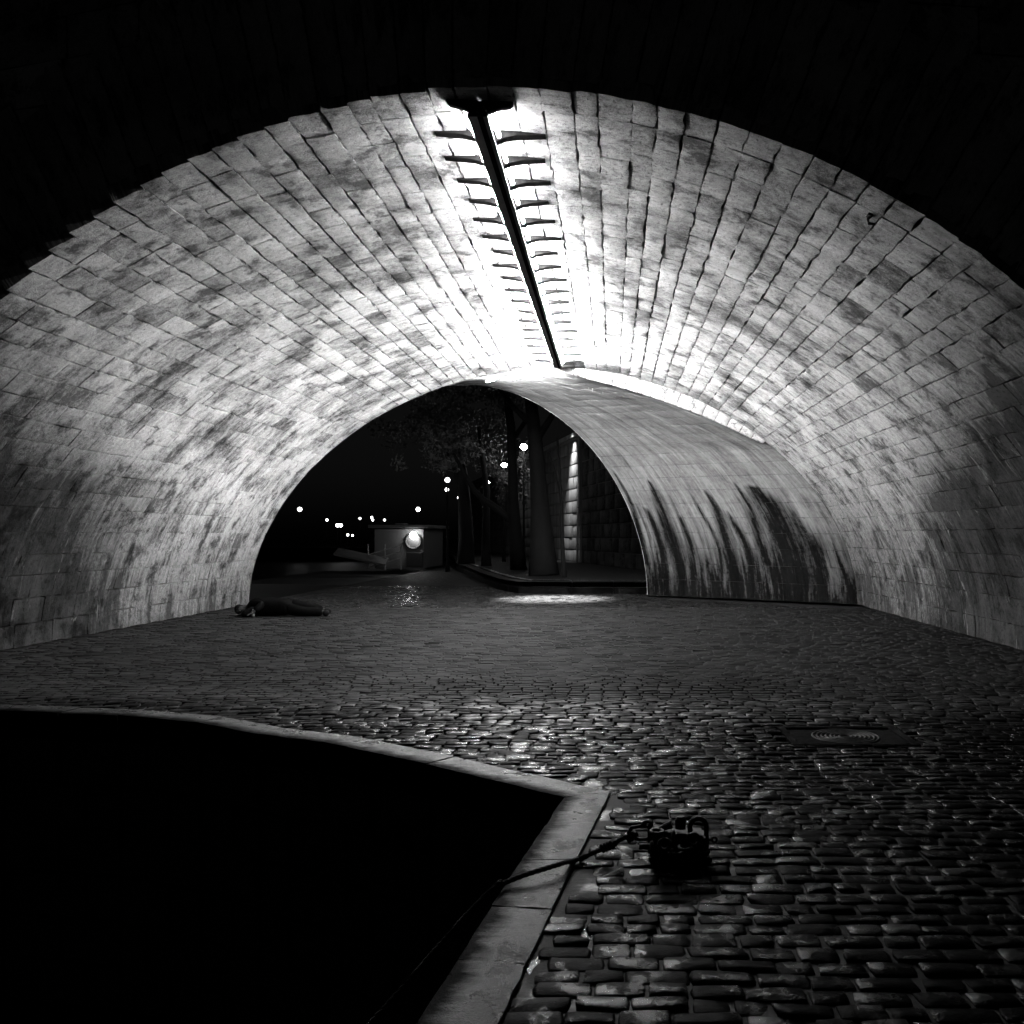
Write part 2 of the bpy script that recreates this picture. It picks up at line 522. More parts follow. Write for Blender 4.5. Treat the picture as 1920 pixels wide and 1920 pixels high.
def mesh_from(name, items, mat):
    vs = []; qs = []; sm = []; uvs = []; tn = []; rn = []; lp = []; st_ = []
    off = 0
    for it in items:
        v, q, ntop, uv, tone, runs = it[:6]
        vs.append(v); qs.append(q + off); off += len(v)
        f = np.zeros(len(q), dtype=bool); f[:ntop] = True; sm.append(f)
        uvs.append(uv); tn.append(np.full(len(v), tone)); rn.append(np.full(len(v), runs) if np.isscalar(runs) else runs); lp.append(it[6] if len(it) > 6 else np.zeros(len(v))); st_.append(it[7] if len(it) > 7 else np.zeros(len(v)))
    v = np.concatenate(vs); q = np.concatenate(qs); sm = np.concatenate(sm); uv = np.concatenate(uvs)
    me = bpy.data.meshes.new(name)
    me.vertices.add(len(v)); me.vertices.foreach_set('co', v.astype(np.float32).ravel())
    me.loops.add(q.size); me.loops.foreach_set('vertex_index', q.ravel().astype(np.int32))
    me.polygons.add(len(q))
    me.polygons.foreach_set('loop_start', np.arange(0, q.size, 4, dtype=np.int32))
    me.update(calc_edges=True)
    me.polygons.foreach_set('use_smooth', sm)
    lay = me.uv_layers.new(name='UVMap')
    lay.data.foreach_set('uv', uv[q.ravel()].astype(np.float32).ravel())
    a = me.attributes.new('tone', 'FLOAT', 'POINT'); a.data.foreach_set('value', np.concatenate(tn).astype(np.float32))
    a = me.attributes.new('runs', 'FLOAT', 'POINT'); a.data.foreach_set('value', np.concatenate(rn).astype(np.float32))
    a = me.attributes.new('dim', 'FLOAT', 'POINT'); a.data.foreach_set('value', np.concatenate(st_).astype(np.float32))
    a = me.attributes.new('lip', 'FLOAT', 'POINT'); a.data.foreach_set('value', np.concatenate(lp).astype(np.float32))
    me.materials.append(mat)
    me.validate()
    if mat in (M_VAULT, M_FARVAULT, M_COPING, M_FACE, M_RING):
        me.set_sharp_from_angle(angle=math.radians(48))     # crisp arrises: no bright rounded lips
    return me

def shown_area(item):
    v, q, ntop = item[0], item[1], item[2]
    n = len(v) - (len(q) - ntop)          # grid part
    c = v[:n]
    if (c[:, 1] < 0.5).any(): return 0.0
    u = VX + F * c[:, 0] / c[:, 1]; w = VY - F * (c[:, 2] - EYE) / c[:, 1]
    u = np.clip(u, 0, 1920); w = np.clip(w, 0, 1920)
    t = q[:ntop]
    x = u[t]; y = w[t]
    ar = 0.5 * np.abs((x[:, 0] - x[:, 2]) * (y[:, 1] - y[:, 3]) - (x[:, 1] - x[:, 3]) * (y[:, 0] - y[:, 2]))
    return ar.sum()

def place_stones(items, name, rest, mat, parent, limit=300):
    ar = np.array([shown_area(i) for i in items])
    order = np.argsort(-ar)
    for k in order[:limit]:
        link_mesh(name, mesh_from(name, [items[k]], mat), mat, parent)
    left = [items[k] for k in order[limit:]]
    if left:
        o = link_mesh(rest, mesh_from(rest, left, mat), mat, parent)
        o['kind'] = 'stuff'

def planar(o, ua, va):
    o = np.array(o, float); ua = np.array(ua, float); va = np.array(va, float)
    n = np.cross(ua, va); n /= np.linalg.norm(n)
    def fn(a, b):
        return o + a[:, None] * ua + b[:, None] * va, np.repeat(n[None], len(a), 0)
    return fn

# ------------------------------------------------------------------ the vault profile
CX, VA, VB, VP = -1.38, 7.12, 5.54, 1.88
def profile(cx, aL, aR, b, n=4001):
    t = np.linspace(math.pi, 0, n)
    c = np.cos(t); s_ = np.sin(t)
    e = 2.0 / VP
    a = np.where(c < 0, aL, aR)
    x = cx + a * np.sign(c) * np.abs(c) ** e
    z = b * np.abs(s_) ** e
    d = np.concatenate(([0], np.cumsum(np.hypot(np.diff(x), np.diff(z)))))
    return x, z, d
px_, pz_, ps_ = profile(CX, VA, VA, VB)
S_TOT = ps_[-1]
def vault_xz(s):
    return np.interp(s, ps_, px_), np.interp(s, ps_, pz_)
def vault_n(s):
    e = 0.05
    x0, z0 = vault_xz(np.clip(s - e, 0, S_TOT)); x1, z1 = vault_xz(np.clip(s + e, 0, S_TOT))
    dx, dz = x1 - x0, z1 - z0
    L = np.hypot(dx, dz)
    return dz / L, -dx / L          # points into the tunnel
def vault_fn(s, t):
    x, z = vault_xz(s); nx, nz = vault_n(s)
    return np.stack([x, t, z], 1), np.stack([nx, 0 * nx, nz], 1)
def front_y(x):
    """plan of the bridge front: a slightly hollow, flared face"""
    xc = np.clip(x, -6.0, 4.2)
    return 7.84 - 0.05 * xc + 0.025 * xc ** 2 + (-0.35) * np.minimum(x + 6.0, 0) * 0.5 + 0.12 * np.maximum(x - 4.2, 0)
Y_END = 21.2
NC = 66
_u = np.linspace(-1, 1, NC + 1)
edges = S_TOT / 2 * (1 + (0.84 * _u + 0.16 * np.sign(_u) * np.abs(_u) ** 2.2))
edges[1:-1] += rng.uniform(-0.03, 0.03, NC - 1)

bridge = empty('stone_bridge', (CX, 8.0, 0), 'old stone arch bridge with a brightly lit barrel vault over the quay', 'bridge')

# ------------------------------------------------------------------ ground sheets and river
def sheet(name, pts, z, mat, kind='structure', label=None):
    bm = bmesh.new()
    vs = [bm.verts.new((p[0], p[1], z if len(p) < 3 else p[2])) for p in pts]
    f = bm.faces.new(vs)
    if f.normal.z < 0: f.normal_flip()
    bmesh.ops.triangulate(bm, faces=bm.faces[:])
    o = bm_obj(name, bm, mat)
    o['kind'] = kind
    if label: o['label'] = label
    return o

# water edge of the quay in front of the bridge (x, y)
WATER_EDGE = [(-0.86, 1.2), (-0.70, 2.4)] + [tuple(gp(u, v)[:2]) for u, v in
              [(922, 1706), (1058, 1500), (933, 1470), (800, 1437), (600, 1395), (480, 1380), (370, 1359), (220, 1345), (0, 1336)]] + [(-9.2, 8.9)]
QUAY_EDGE = -9.0

def offset_poly(pl, d):
    out = []
    P = [Vector((p[0], p[1])) for p in pl]
    for i, p in enumerate(P):
        ns = []
        for a, b in ((i - 1, i), (i, i + 1)):
            if a < 0 or b >= len(P): continue
            t = (P[b] - P[a]).normalized(); ns.append(Vector((t.y, -t.x)))
        n = sum(ns, Vector((0, 0)))
        n.normalize()
        k = 1.0 / max(0.5, n.dot(ns[0]))
        out.append(p + n * d * k)
    return out
COP_W = 0.26
COPING_BACK = offset_poly(WATER_EDGE, COP_W)   # to the right of the walking direction = landward side
cb = COPING_BACK

def ground_h(x, y):
    """gentle unevenness of the quay, with a shallow channel along the bridge front"""
    P = np.stack([x * 0.5, y * 0.8, 0 * x], 1)
    g = 0.012 * fbm(P, 91, 2) * np.clip((14 - y) / 6, 0.3, 1)
    ch = front_y(x) + 0.0
    g = g - 0.030 * np.exp(-((y - ch + 0.05) / 0.16) ** 2) - 0.018 * np.exp(-((y - ch - 1.35) / 0.25) ** 2)
    return g

# bed under the setts
nxg, nyg = 90, 120
bedx = np.linspace(-9.0, 6.8, nxg); bedy = np.concatenate([np.linspace(0.6, 10, 80), np.linspace(10.3, 20.3, 40)])
def inside_water(x, y):
    """True on the river side of the coping's back edge"""
    inside = np.zeros(len(x), bool)
    poly = [(p.x, p.y) for p in cb] + [(-12, 9.3), (-12, 1.2)]
    n = len(poly)
    for i in range(n):
        x0, y0 = poly[i]; x1, y1 = poly[(i + 1) % n]
        c = ((y0 > y) != (y1 > y)) & (x < (x1 - x0) * (y - y0) / (y1 - y0 + 1e-12) + x0)
        inside ^= c
    return inside

bm = bmesh.new()
# the bed: a sheet that follows the coping's back edge, sampled on a fine grid and cut at the edge
bedpoly = [(p.x, p.y) for p in cb if p.x > -9.0] + [(-9.0, 8.9), (-9.0, 20.25), (13.0, 20.25), (13.0, 1.2)]
vs = [bm.verts.new((x, y, 0)) for x, y in bedpoly]
f = bm.faces.new(vs)
bmesh.ops.triangulate(bm, faces=[f])
for k in range(5):
    es = [e for e in bm.edges if e.calc_length() > 0.5]
    if not es: break
    bmesh.ops.subdivide_edges(bm, edges=es, cuts=1)
    bmesh.ops.triangulate(bm, faces=bm.faces[:])
co = np.array([v.co[:] for v in bm.verts])
gh = ground_h(co[:, 0], co[:, 1])
for v, h in zip(bm.verts, gh):
    d_ = v.co.y - float(front_y(np.array(v.co.x)))
    v.co.z = h - 0.009 - (0.022 if -0.9 < d_ < 2.3 else 0.0)     # coarse sheet: keep it under the setts where the channel dips
quay = bm_obj('quay_pavement', bm, M_BED, smooth=True)
tag(quay, kind='structure', label='cobbled quay floor, wet in front of the bridge and dry under the vault')

# the setts
setts = Stones()
def ground_fn(a, b):
    return np.stack([a, b, ground_h(a, b)], 1), np.repeat(np.array([[0, 0, 1.0]]), len(a), 0)
y = 1.9
row = 0
cellx = []
while y < 20.1:
    under = y > 7.9
    pitch = 0.104 + random.uniform(-0.010, 0.012)
    if y < 8.0:
        xa, xb = -6.5, min(0.62 * y + 1.2, 8.0)
    else:
        xa, xb = -8.6, 5.9
    x = max(xa, -0.72 * y - 0.4) + random.uniform(0, 0.1)
    wob = random.uniform(0, 10)
    while x < xb:
        L = random.uniform(0.13, 0.24) if y < 11 else random.uniform(0.17, 0.30)
        cellx.append((x, y, L, pitch, under))
        x += L
    y += pitch if y < 12 else pitch * 1.12
    row += 1
cx_ = np.array([c[0] + c[2] / 2 for c in cellx]); cy_ = np.array([c[1] + c[3] / 2 for c in cellx])
wet_side = inside_water(cx_ - 0.0, cy_)
for dx in (-0.05, 0.05):
    wet_side |= inside_water(cx_ + dx, cy_)
wave = 0.05 * vnoise(np.stack([cx_ * 0.9, cy_ * 1.3, 0 * cx_], 1), 5)
MX, MY = gp(1585, 1380)[:2]
for (x, y, L, p, under), w, ws in zip(cellx, wave, wet_side):
    if ws: continue
    xc, yc = x + L / 2, y + p / 2
    if abs(xc - MX) < 0.50 and abs(yc - MY) < 0.36: continue
    g = 0.004 if not under else 0.004
    near = y < 9
    tone = random.uniform(-0.35, 0.35) + (0.35 if front_y(xc) + 0.15 < yc < front_y(xc) + 1.2 else 0.0)
    setts.add(ground_fn, x + g, x + L - g + random.uniform(-.006, .006), y + w + g * 0.8, y + w + p - g * 0.8,
              6 if near else 3, 5 if near else 3,
              base=random.uniform(-0.003, 0.003) * (1 if near else 0.6), tone=tone,
              rnd=0.0035 if near else 0.003, depth=0.05, tilt=0.0022 if near else 0.0015, rough=1.0 if near else 0.5, edge=0.05, rc=0.12 if near else 0.1)
sett_items = setts.finish(3, amp1=0.003, f1=6, amp2=0.0035, f2=22, chip=0.013, chipf=12, dome=0.002)
place_stones(sett_items, 'cobble', 'cobble_field', M_SETT, quay)

# road beyond the vault, river, far bank
road = sheet('road', [(QUAY_EDGE, 20.25), (13, 20.25), (13, 140), (-30, 140), (QUAY_EDGE, 62)], -0.06, M_ROAD,
             label='dark wet road of the quay beyond the bridge')
rs_ = Stones()
def road_fn(a, b):
    return np.stack([a, b, 0 * a - 0.045], 1), np.repeat(np.array([[0, 0, 1.0]]), len(a), 0)
y = 20.32
while y < 30.0:
    x = -8.7 + random.uniform(0, .2); p = random.uniform(0.13, 0.16)
    while x < (5.2 - (y - 20.3) * 1.2 if y < 24.7 else 1.5 if y < 25.7 else -2.9 - (y - 25.7) * 0.34):
        L = random.uniform(0.18, 0.30)
        rs_.add(road_fn, x + .006, x + L - .006, y + .005, y + p - .005, 3, 3, base=random.uniform(-.006, .006), tone=random.uniform(-.3, .3), rnd=0.006, depth=0.03, rc=0.12, tilt=0.004)
        x += L
    y += p
o = link_mesh('cobble_field', mesh_from('cobble_field', rs_.finish(13, amp1=0.004, f1=6, amp2=0.004, f2=20, chip=0.01), M_SETT_WET), M_SETT_WET, road)
o['kind'] = 'stuff'
river = sheet('river', [(-400, -40), (60, -40), (60, 700), (-400, 700)], -2.6, M_WATER)
sheet('river_bank', [(-400, 151), (60, 151), (60, 700), (-400, 700)], -0.3, M_ROAD)
# the near quay behind the camera's right
# ------------------------------------------------------------------ coping
coping = empty('quay_coping', (-0.3, 5.5, 0), 'pale wet granite coping along the quay edge, bent at a sharp corner', 'coping')
cop = Stones()
def seg_fn(p0, p1, q0, q1, z):
    p0, p1, q0, q1 = [np.array(list(p) + [z], float) for p in (p0, p1, q0, q1)]
    def fn(a, b):
        A = a[:, None]; B = b[:, None]
        pos = (p0 * (1 - A) + p1 * A) * (1 - B) + (q0 * (1 - A) + q1 * A) * B
        return pos, np.repeat(np.array([[0, 0, 1.0]]), len(a), 0)
    return fn
for i in range(len(WATER_EDGE) - 1):
    a, b_ = Vector(WATER_EDGE[i]), Vector(WATER_EDGE[i + 1]); qa, qb = COPING_BACK[i], COPING_BACK[i + 1]
    L = (b_ - a).length
    n = max(1, round(L / (0.52 if i < 3 else 0.8)))
    for k in range(n):
        g = 0.004 / L
        fn = seg_fn(a, b_, qa, qb, 0.022)
        # order a (along), b (towards the land)
        cop.add(fn, (k + 1) / n - g, k / n + g, 0.0, 1.0, 8, 6, base=random.uniform(-0.004, 0.004), tone=random.uniform(-0.15, 0.15) - (0.4 if i >= 5 else 0.0),
                rnd=0.003, depth=0.24, edge=0.05)
for it in cop.finish(41, amp1=0.003, f1=4, amp2=0.002, f2=18, chip=0.005, chipf=12):
    link_mesh('coping_stone', mesh_from('coping_stone', [it], M_COPING), M_COPING, coping)

# standing water in the gutter behind the coping
def puddle(cx, cy, rx, ry, ang, label, seed):
    r = np.random.default_rng(seed)
    bm = bmesh.new()
    ph = r.uniform(0, 6.28, 4); n = 40
    vs = []
    for k in range(n):
        t = 2 * math.pi * k / n
        q_ = 1 + 0.22 * math.sin(2 * t + ph[0]) + 0.16 * math.sin(3 * t + ph[1]) + 0.10 * math.sin(5 * t + ph[2]) + 0.07 * math.sin(9 * t + ph[3])
        x, y = rx * q_ * math.cos(t), ry * q_ * math.sin(t)
        vs.append(bm.verts.new((cx + x * math.cos(ang) - y * math.sin(ang), cy + x * math.sin(ang) + y * math.cos(ang), -0.0015)))
    bm.faces.new(vs)
    o = bm_obj('puddle', bm, M_PUDDLE); tag(o, label, 'puddle', 'puddles along the coping')
M_PUDDLE = simple('puddle water', 0.01, 0.16, spec=0.4, bump=0.7, nscale=14)
for (u, v, rx, ry, an, lab) in ((1000, 1808, 0.07, 0.016, 1.42, 'bright puddle in the gutter nearest the camera, beside the coping'),
                                (1054, 1690, 0.045, 0.018, 1.4, 'small bright puddle beside the coping below the rope'),
                                (1110, 1752, 0.13, 0.05, 0.2, 'dark puddle among the cobbles right of the gutter'),
                                (1060, 1476, 0.40, 0.07, 2.45, 'dark wedge of water behind the corner of the coping')):
    p = gp(u, v); puddle(p.x, p.y, rx, ry, an, lab, int(u))

# quay wall under the coping
qwall = empty('quay_wall', (-2.0, 6.5, -1.2), 'dark stone river wall below the coping with a mooring ring', 'wall')
bm = bmesh.new()
IN = offset_poly(WATER_EDGE, 0.05)
for i in range(len(IN) - 1):
    a, b_ = IN[i], IN[i + 1]
    f = bm.faces.new([bm.verts.new((a.x, a.y, -0.19)), bm.verts.new((b_.x, b_.y, -0.19)), bm.verts.new((b_.x, b_.y, -3.2)), bm.verts.new((a.x, a.y, -3.2))])
bm_obj('mortar_core', bm, M_MORTAR, qwall)
qs = Stones()
for i in range(1, len(WATER_EDGE) - 1):
    a, b_ = IN[i], IN[i + 1]
    L = (b_ - a).length
    t = (b_ - a) / L
    for r in range(6):
        z0 = -0.225 - r * 0.4
        x = 0.0
        first = 0.35 if r % 2 else 0.62
        while x < L - 0.02:
            w = min(first if x == 0 else random.uniform(0.5, 0.8), L - x)
            if L - x - w < 0.2: w = L - x
            qs.add(planar((a.x, a.y, 0), (t.x, t.y, 0), (0, 0, 1)), x + w - 0.006, x + 0.006, z0 - 0.388, z0, 5, 5,
                   base=0.035 + random.uniform(-.01, .01), tone=random.uniform(-.3, .1), depth=0.05, rnd=0.012)
            x += w
M_RIVERWALL = stone_material('weed black river wall stone', 0.012, 0.07, 0.4, False)
for it in qs.finish(51, chip=0.008):
    link_mesh('wall_stone', mesh_from('wall_stone', [it], M_RIVERWALL), M_RIVERWALL, qwall)

# mooring ring on the river wall
ringp = Vector((-1.545, 6.45, -0.45))
mr = empty('mooring_ring', ringp, 'iron mooring ring hanging on the dark river wall', 'ring')
bm = bmesh.new(); add_ring(bm, ringp + Vector((-0.02, -0.05, -0.07)), 0.075, 0.012, 'Y'); bm_obj('ring', bm, M_IRON, mr, True)
bm = bmesh.new(); add_tube(bm, [ringp + Vector((0.03, 0.06, 0.0)), ringp + Vector((-0.03, -0.07, 0.0))], 0.014, 8); bm_obj('eye_bolt', bm, M_IRON, mr, True)

# ------------------------------------------------------------------ vault stones
VS = Stones()
joint_left = 18.9
for i in range(NC):
    s0, s1 = edges[i], edges[i + 1]
    sm = (s0 + s1) / 2
    xm, zm = vault_xz(np.array([sm]))
    yf = front_y(xm[0]) + 0.012
    off = abs(sm - S_TOT / 2) / (S_TOT / 2)          # 0 at the crown, 1 at the ground
    runs = min(1.0, max(0.12, (off - 0.25) * 1.7))
    y = yf
    first = True
    gap = random.uniform(0.0025, 0.0085) if off < 0.62 else random.uniform(0.0025, 0.0065)
    while y < Y_END - 0.05:
        L = random.uniform(0.40, 0.90)
        ring = first
        if first: L = 0.44
        first = False
        if sm < S_TOT * 0.33 and y < joint_left - 0.2 and y + L > joint_left - 0.25:
            L = joint_left - y
        if Y_END - y - L < 0.3: L = Y_END - y
        g2 = random.uniform(0.002, 0.0055)
        if abs(y + L - joint_left) < 0.01: g2 = 0.014
        nv = max(5, int(L / 0.11) + 2)
        VS.add(vault_fn, s0 + gap, s1 - gap, y + g2, y + L - g2, 6, nv, base=random.uniform(-0.006, 0.005),
               tone=random.gauss(0, 0.12), rnd=0.002, depth=0.16, runs=runs, rough=1.0 if off < 0.6 else 0.75,
               uvoff=(0, 0))
        y += L
VS_par = [u_.copy() for u_ in VS.UV]
vault_items = VS.finish(21, amp1=0.003, f1=2.6, amp2=0.005, f2=9.0, chip=0.020, chipf=9.0)
# light falloff painted into the stone: darkest near the mouth and low down
def dim_at(sv, tv):
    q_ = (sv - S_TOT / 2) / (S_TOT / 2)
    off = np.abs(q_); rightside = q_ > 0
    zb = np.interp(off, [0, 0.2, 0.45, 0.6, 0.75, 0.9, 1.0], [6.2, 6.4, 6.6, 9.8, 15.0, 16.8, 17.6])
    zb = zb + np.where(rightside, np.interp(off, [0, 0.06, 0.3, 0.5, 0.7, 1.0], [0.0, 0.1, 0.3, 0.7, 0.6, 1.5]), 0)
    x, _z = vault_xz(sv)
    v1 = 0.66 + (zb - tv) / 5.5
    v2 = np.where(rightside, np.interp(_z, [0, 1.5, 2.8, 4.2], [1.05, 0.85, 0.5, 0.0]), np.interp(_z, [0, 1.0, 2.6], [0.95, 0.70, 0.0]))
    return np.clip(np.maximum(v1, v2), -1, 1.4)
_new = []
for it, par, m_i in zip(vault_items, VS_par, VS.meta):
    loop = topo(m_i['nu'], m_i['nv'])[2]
    so_ = dim_at(par[:, 0], par[:, 1])
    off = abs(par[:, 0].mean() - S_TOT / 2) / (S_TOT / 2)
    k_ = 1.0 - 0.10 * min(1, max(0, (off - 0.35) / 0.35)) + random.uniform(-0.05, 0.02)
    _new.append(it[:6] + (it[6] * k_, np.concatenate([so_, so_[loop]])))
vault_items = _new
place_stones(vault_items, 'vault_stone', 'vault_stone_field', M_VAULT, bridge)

# solid shell behind the stones (joint mortar), and the bridge's body
def shell(name, y_of, y_to, off, mat, n=120):
    bm = bmesh.new()
    ss = np.linspace(0, S_TOT, n)
    x, z = vault_xz(ss); nx, nz = vault_n(ss)
    X = x - nx * off; Z = z - nz * off
    A = [bm.verts.new((X[k], y_of(X[k]), Z[k])) for k in range(n)]
    B = [bm.verts.new((X[k], y_to, Z[k])) for k in range(n)]
    for k in range(n - 1):
        bm.faces.new((A[k], A[k + 1], B[k + 1], B[k]))
    return bm_obj(name, bm, mat, bridge, True)
shell('joint_mortar', lambda x: front_y(x) + 0.03, Y_END + 0.02, 0.13, M_MORTAR)

# voussoirs of the front arch ring
VO = Stones()
for i in range(NC):
    s0, s1 = edges[i], edges[i + 1]
    g = 0.006
    H = 1.45 + 0.22 * ((i % 2) - 0.5) + random.uniform(-.05, .05)
    xa, za = vault_xz(np.array([s0 + g, s1 - g])); nxa, nza = vault_n(np.array([s0, s1]))
    xa = list(xa); za = list(za)
    p00 = np.array([xa[0], za[0]]); p10 = np.array([xa[1], za[1]])
    n0 = np.array([nxa[0], nza[0]]); n1 = np.array([nxa[1], nza[1]])
    def fn(a, b, p00=p00, p10=p10, n0=n0, n1=n1):
        A = a[:, None]; B = b[:, None]
        p = (p00 - n0 * B) * (1 - A) + (p10 - n1 * B) * A
        x = p[:, 0]; z = p[:, 1]
        nrm = np.array([0.0, -1.0, 0.0])
        return np.stack([x, front_y(x), z], 1), np.repeat(nrm[None], len(a), 0)
    tone = random.gauss(-0.1, 0.15)
    VO.add(fn, 1, 0, 0.09, H, 5, 8, base=random.uniform(-.006, .012), tone=tone, depth=0.36, rnd=0.014, uvoff=(s0, 3.0))
    # its soffit, the first lit stone inside the arris
    xm = vault_xz(np.array([(s0 + s1) / 2]))[0][0]
    yf = front_y(xm)
vo_items = VO.finish(61, amp1=0.008, amp2=0.006, chip=0.006)
for it in vo_items:
    link_mesh('voussoir', mesh_from('voussoir', [it], M_FACE), M_FACE, bridge)
# coursed spandrel behind the voussoirs
SP = Stones()
z = 0.0
cxp, czp = px_, pz_
row = 0
while z < 8.6:
    h = 0.42
    x = -13.0 + (0.4 if row % 2 else 0)
    while x < 11:
        w = random.uniform(0.8, 1.25)
        xc, zc = x + w / 2, z + h / 2
        # keep clear of the arch opening and of most of the ring
        d = (abs((xc - CX) / (VA + 0.85)) ** VP + abs(zc / (VB + 0.85)) ** VP)
        if d > 1.0:
            def fn(a, b):
                nrm = np.array([0.0, -1.0, 0.0])
                return np.stack([a, front_y(a) + 0.09, b], 1), np.repeat(nrm[None], len(a), 0)
            SP.add(fn, x + .006, x + w - .006, z + .006, z + h - .006, 4, 4, base=random.uniform(-.005, .015), tone=random.gauss(-.1, .15), depth=0.12,
                   rnd=0.012, uvoff=(40, 7))
        x += w
    z += h
    row += 1
sp_items = SP.finish(71)
place_stones(sp_items, 'spandrel_stone', 'spandrel_stone_field', M_FACE, bridge, 250)

# ------------------------------------------------------------------ far vault: turns left and narrows
Y_FAR = 24.7
FCX, FAL, FAR = -3.9, 8.0, 4.85
def far_sections(n=150, m=110):
    t = np.linspace(math.pi, 0, n); e = 2.0 / VP
    c = np.cos(t); s_ = np.sin(t)
    shp = np.sign(c) * np.abs(c) ** e; hh = np.abs(s_) ** e
    # lip: the far vault sits lower than the main one on the right shoulder
    ang = np.clip((c - 0.02) / 0.70, 0, 1)
    lip = 0.30 * np.sin(np.clip(ang, 0, 1) * math.pi) ** 0.6 * (c > 0.02) * (c < 0.72)
    V = np.zeros((m, n, 3)); UV = np.zeros((m, n, 2))
    for j in range(m):
        k = j / (m - 1)
        cx = CX + (FCX - CX) * k
        aL = VA + (FAL - VA) * k; aR = VA + (FAR - VA) * k
        b = VB + (5.72 - VB) * k
        a = np.where(c < 0, aL, aR)
        fade = (1 - k) ** 0.7
        x = cx + shp * a * (1 - lip * fade / 7.0)
        z = hh * (b - lip * fade * 0.9)
        V[j, :, 0] = x; V[j, :, 1] = Y_END + 0.03 + (Y_FAR - Y_END) * k; V[j, :, 2] = z
        d = np.concatenate(([0], np.cumsum(np.hypot(np.diff(x), np.diff(z)))))
        UV[j, :, 0] = np.minimum(d, d[-1] - d); UV[j, :, 1] = k * 6.0 + (c > 0) * 20.0
    return V, UV, lip, t
V, UV, LIP, TT = far_sections()
m_, n_ = V.shape[:2]
# black leaks down the right wall: (place along the wall 0..1, half width, height they start at)
hgt = UV[..., 0]; kk = np.repeat(np.linspace(0, 1, m_)[:, None], n_, 1)
right = (np.arange(n_)[None, :] > n_ // 2) * np.ones((m_, 1))
lk = np.zeros((m_, n_))
for kc, w, h in ((0.90, .030, 2.5), (0.81, .028, 3.3), (0.74, .018, 2.2), (0.66, .010, 1.2), (0.53, .028, 3.0), (0.46, .022, 2.3), (0.36, .018, 3.2), (0.26, .085, 3.1),
                 (0.15, .035, 2.3), (0.04, .016, 1.5), (0.98, .012, 3.8), (0.60, .008, 3.4), (0.41, .008, 1.2)):
    ww = w * 1.5 * np.clip((h - hgt) / h * 1.7 + 0.2, 0, 1.7)
    drift = 0.012 * np.sin(hgt * 2.1 + kc * 40)
    a = np.clip(1.0 - np.abs(kk + drift - kc) / np.maximum(ww, 1e-4) * 0.5, 0, 1) * (hgt < h)
    lk = np.maximum(lk, a)
for _ in range(34):
    kc, w, h = random.uniform(0, 1), random.uniform(.003, .009), random.uniform(0.9, 3.6)
    ww = w * np.clip((h - hgt) / h * 1.7 + 0.3, 0, 1.6)
    a = np.clip(1.0 - np.abs(kk + 0.012 * np.sin(hgt * 2.1 + kc * 40) - kc) / np.maximum(ww, 1e-4) * 0.5, 0, 1) * (hgt < h)
    lk = np.maximum(lk, a * random.uniform(0.5, 0.85))
lk = np.maximum(lk, np.interp(hgt, [0, 1.0, 2.6], [0.88, 0.58, 0.0]))  # whole lower wall darkened smoothly towards its foot
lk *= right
def grid_at(G, kn, km):
    a = np.clip(kn, 0, n_ - 1.001); b = np.clip(km, 0, m_ - 1.001)
    i0 = a.astype(int); j0 = b.astype(int); fa = a - i0; fb = b - j0
    if G.ndim == 3: fa = fa[:, None]; fb = fb[:, None]
    return (G[j0, i0] * (1 - fa) + G[j0, i0 + 1] * fa) * (1 - fb) + (G[j0 + 1, i0] * (1 - fa) + G[j0 + 1, i0 + 1] * fa) * fb
def far_fn(a, b):
    p = grid_at(V, a, b)
    du = grid_at(V, np.clip(a + 0.7, 0, n_ - 1.01), b) - grid_at(V, np.clip(a - 0.7, 0, n_ - 1.01), b)
    dv = grid_at(V, a, np.clip(b + 1, 0, m_ - 1.01)) - grid_at(V, a, np.clip(b - 1, 0, m_ - 1.01))
    nn = np.cross(dv, du); nn /= np.linalg.norm(nn, axis=1)[:, None]
    c0 = np.stack([np.full(len(p), CX - 1), p[:, 1], np.full(len(p), 1.5)], 1)
    sgn = np.sign(np.sum((c0 - p) * nn, 1))
    return p, nn * sgn[:, None]
arc = UV[0, :, 0].copy(); dd = np.hypot(np.diff(V[0, :, 0]), np.diff(V[0, :, 2])); arcl = np.concatenate(([0], np.cumsum(dd)))
FS = Stones(); fpar = []
ncf = 46
ce = np.interp(np.linspace(0, arcl[-1], ncf + 1), arcl, np.arange(n_))
for i in range(ncf):
    b0 = 0.0; k = 0
    while b0 < m_ - 1.5:
        L = random.uniform(10, 17) * (0.6 if (k == 0 and i % 2) else 1.0)
        if m_ - 1 - b0 - L < 6: L = m_ - 1 - b0
        ga_ = 0.02; gb_ = 0.10
        FS.add(far_fn, ce[i + 1] - ga_, ce[i] + ga_, b0 + gb_, b0 + L - gb_, 6, 12, base=random.uniform(-.002, .002), tone=random.gauss(0, .04), rnd=0.003, depth=0.05)
        b0 += L; k += 1
    # keep the parameters for uv and leaks
FSP = [uv.copy() for uv in FS.UV]
fs_items = []
for it, par in zip(FS.finish(85, amp1=0.012, f1=1.3, amp2=0.006, f2=7, chip=0.006), FSP):
    v, q_, ntop, uv, tone, runs, lp = it
    nn_ = len(par); loop = topo(6, 12)[2]
    uu = grid_at(UV, par[:, 0], par[:, 1]); ll = grid_at(lk, par[:, 0], par[:, 1])
    fs_items.append((v, q_, ntop, np.concatenate([uu, uu[loop]]), tone, np.concatenate([ll, ll[loop]]), lp))
place_stones(fs_items, 'far_vault_stone', 'far_vault_stone_field', M_FARVAULT, bridge, 250)
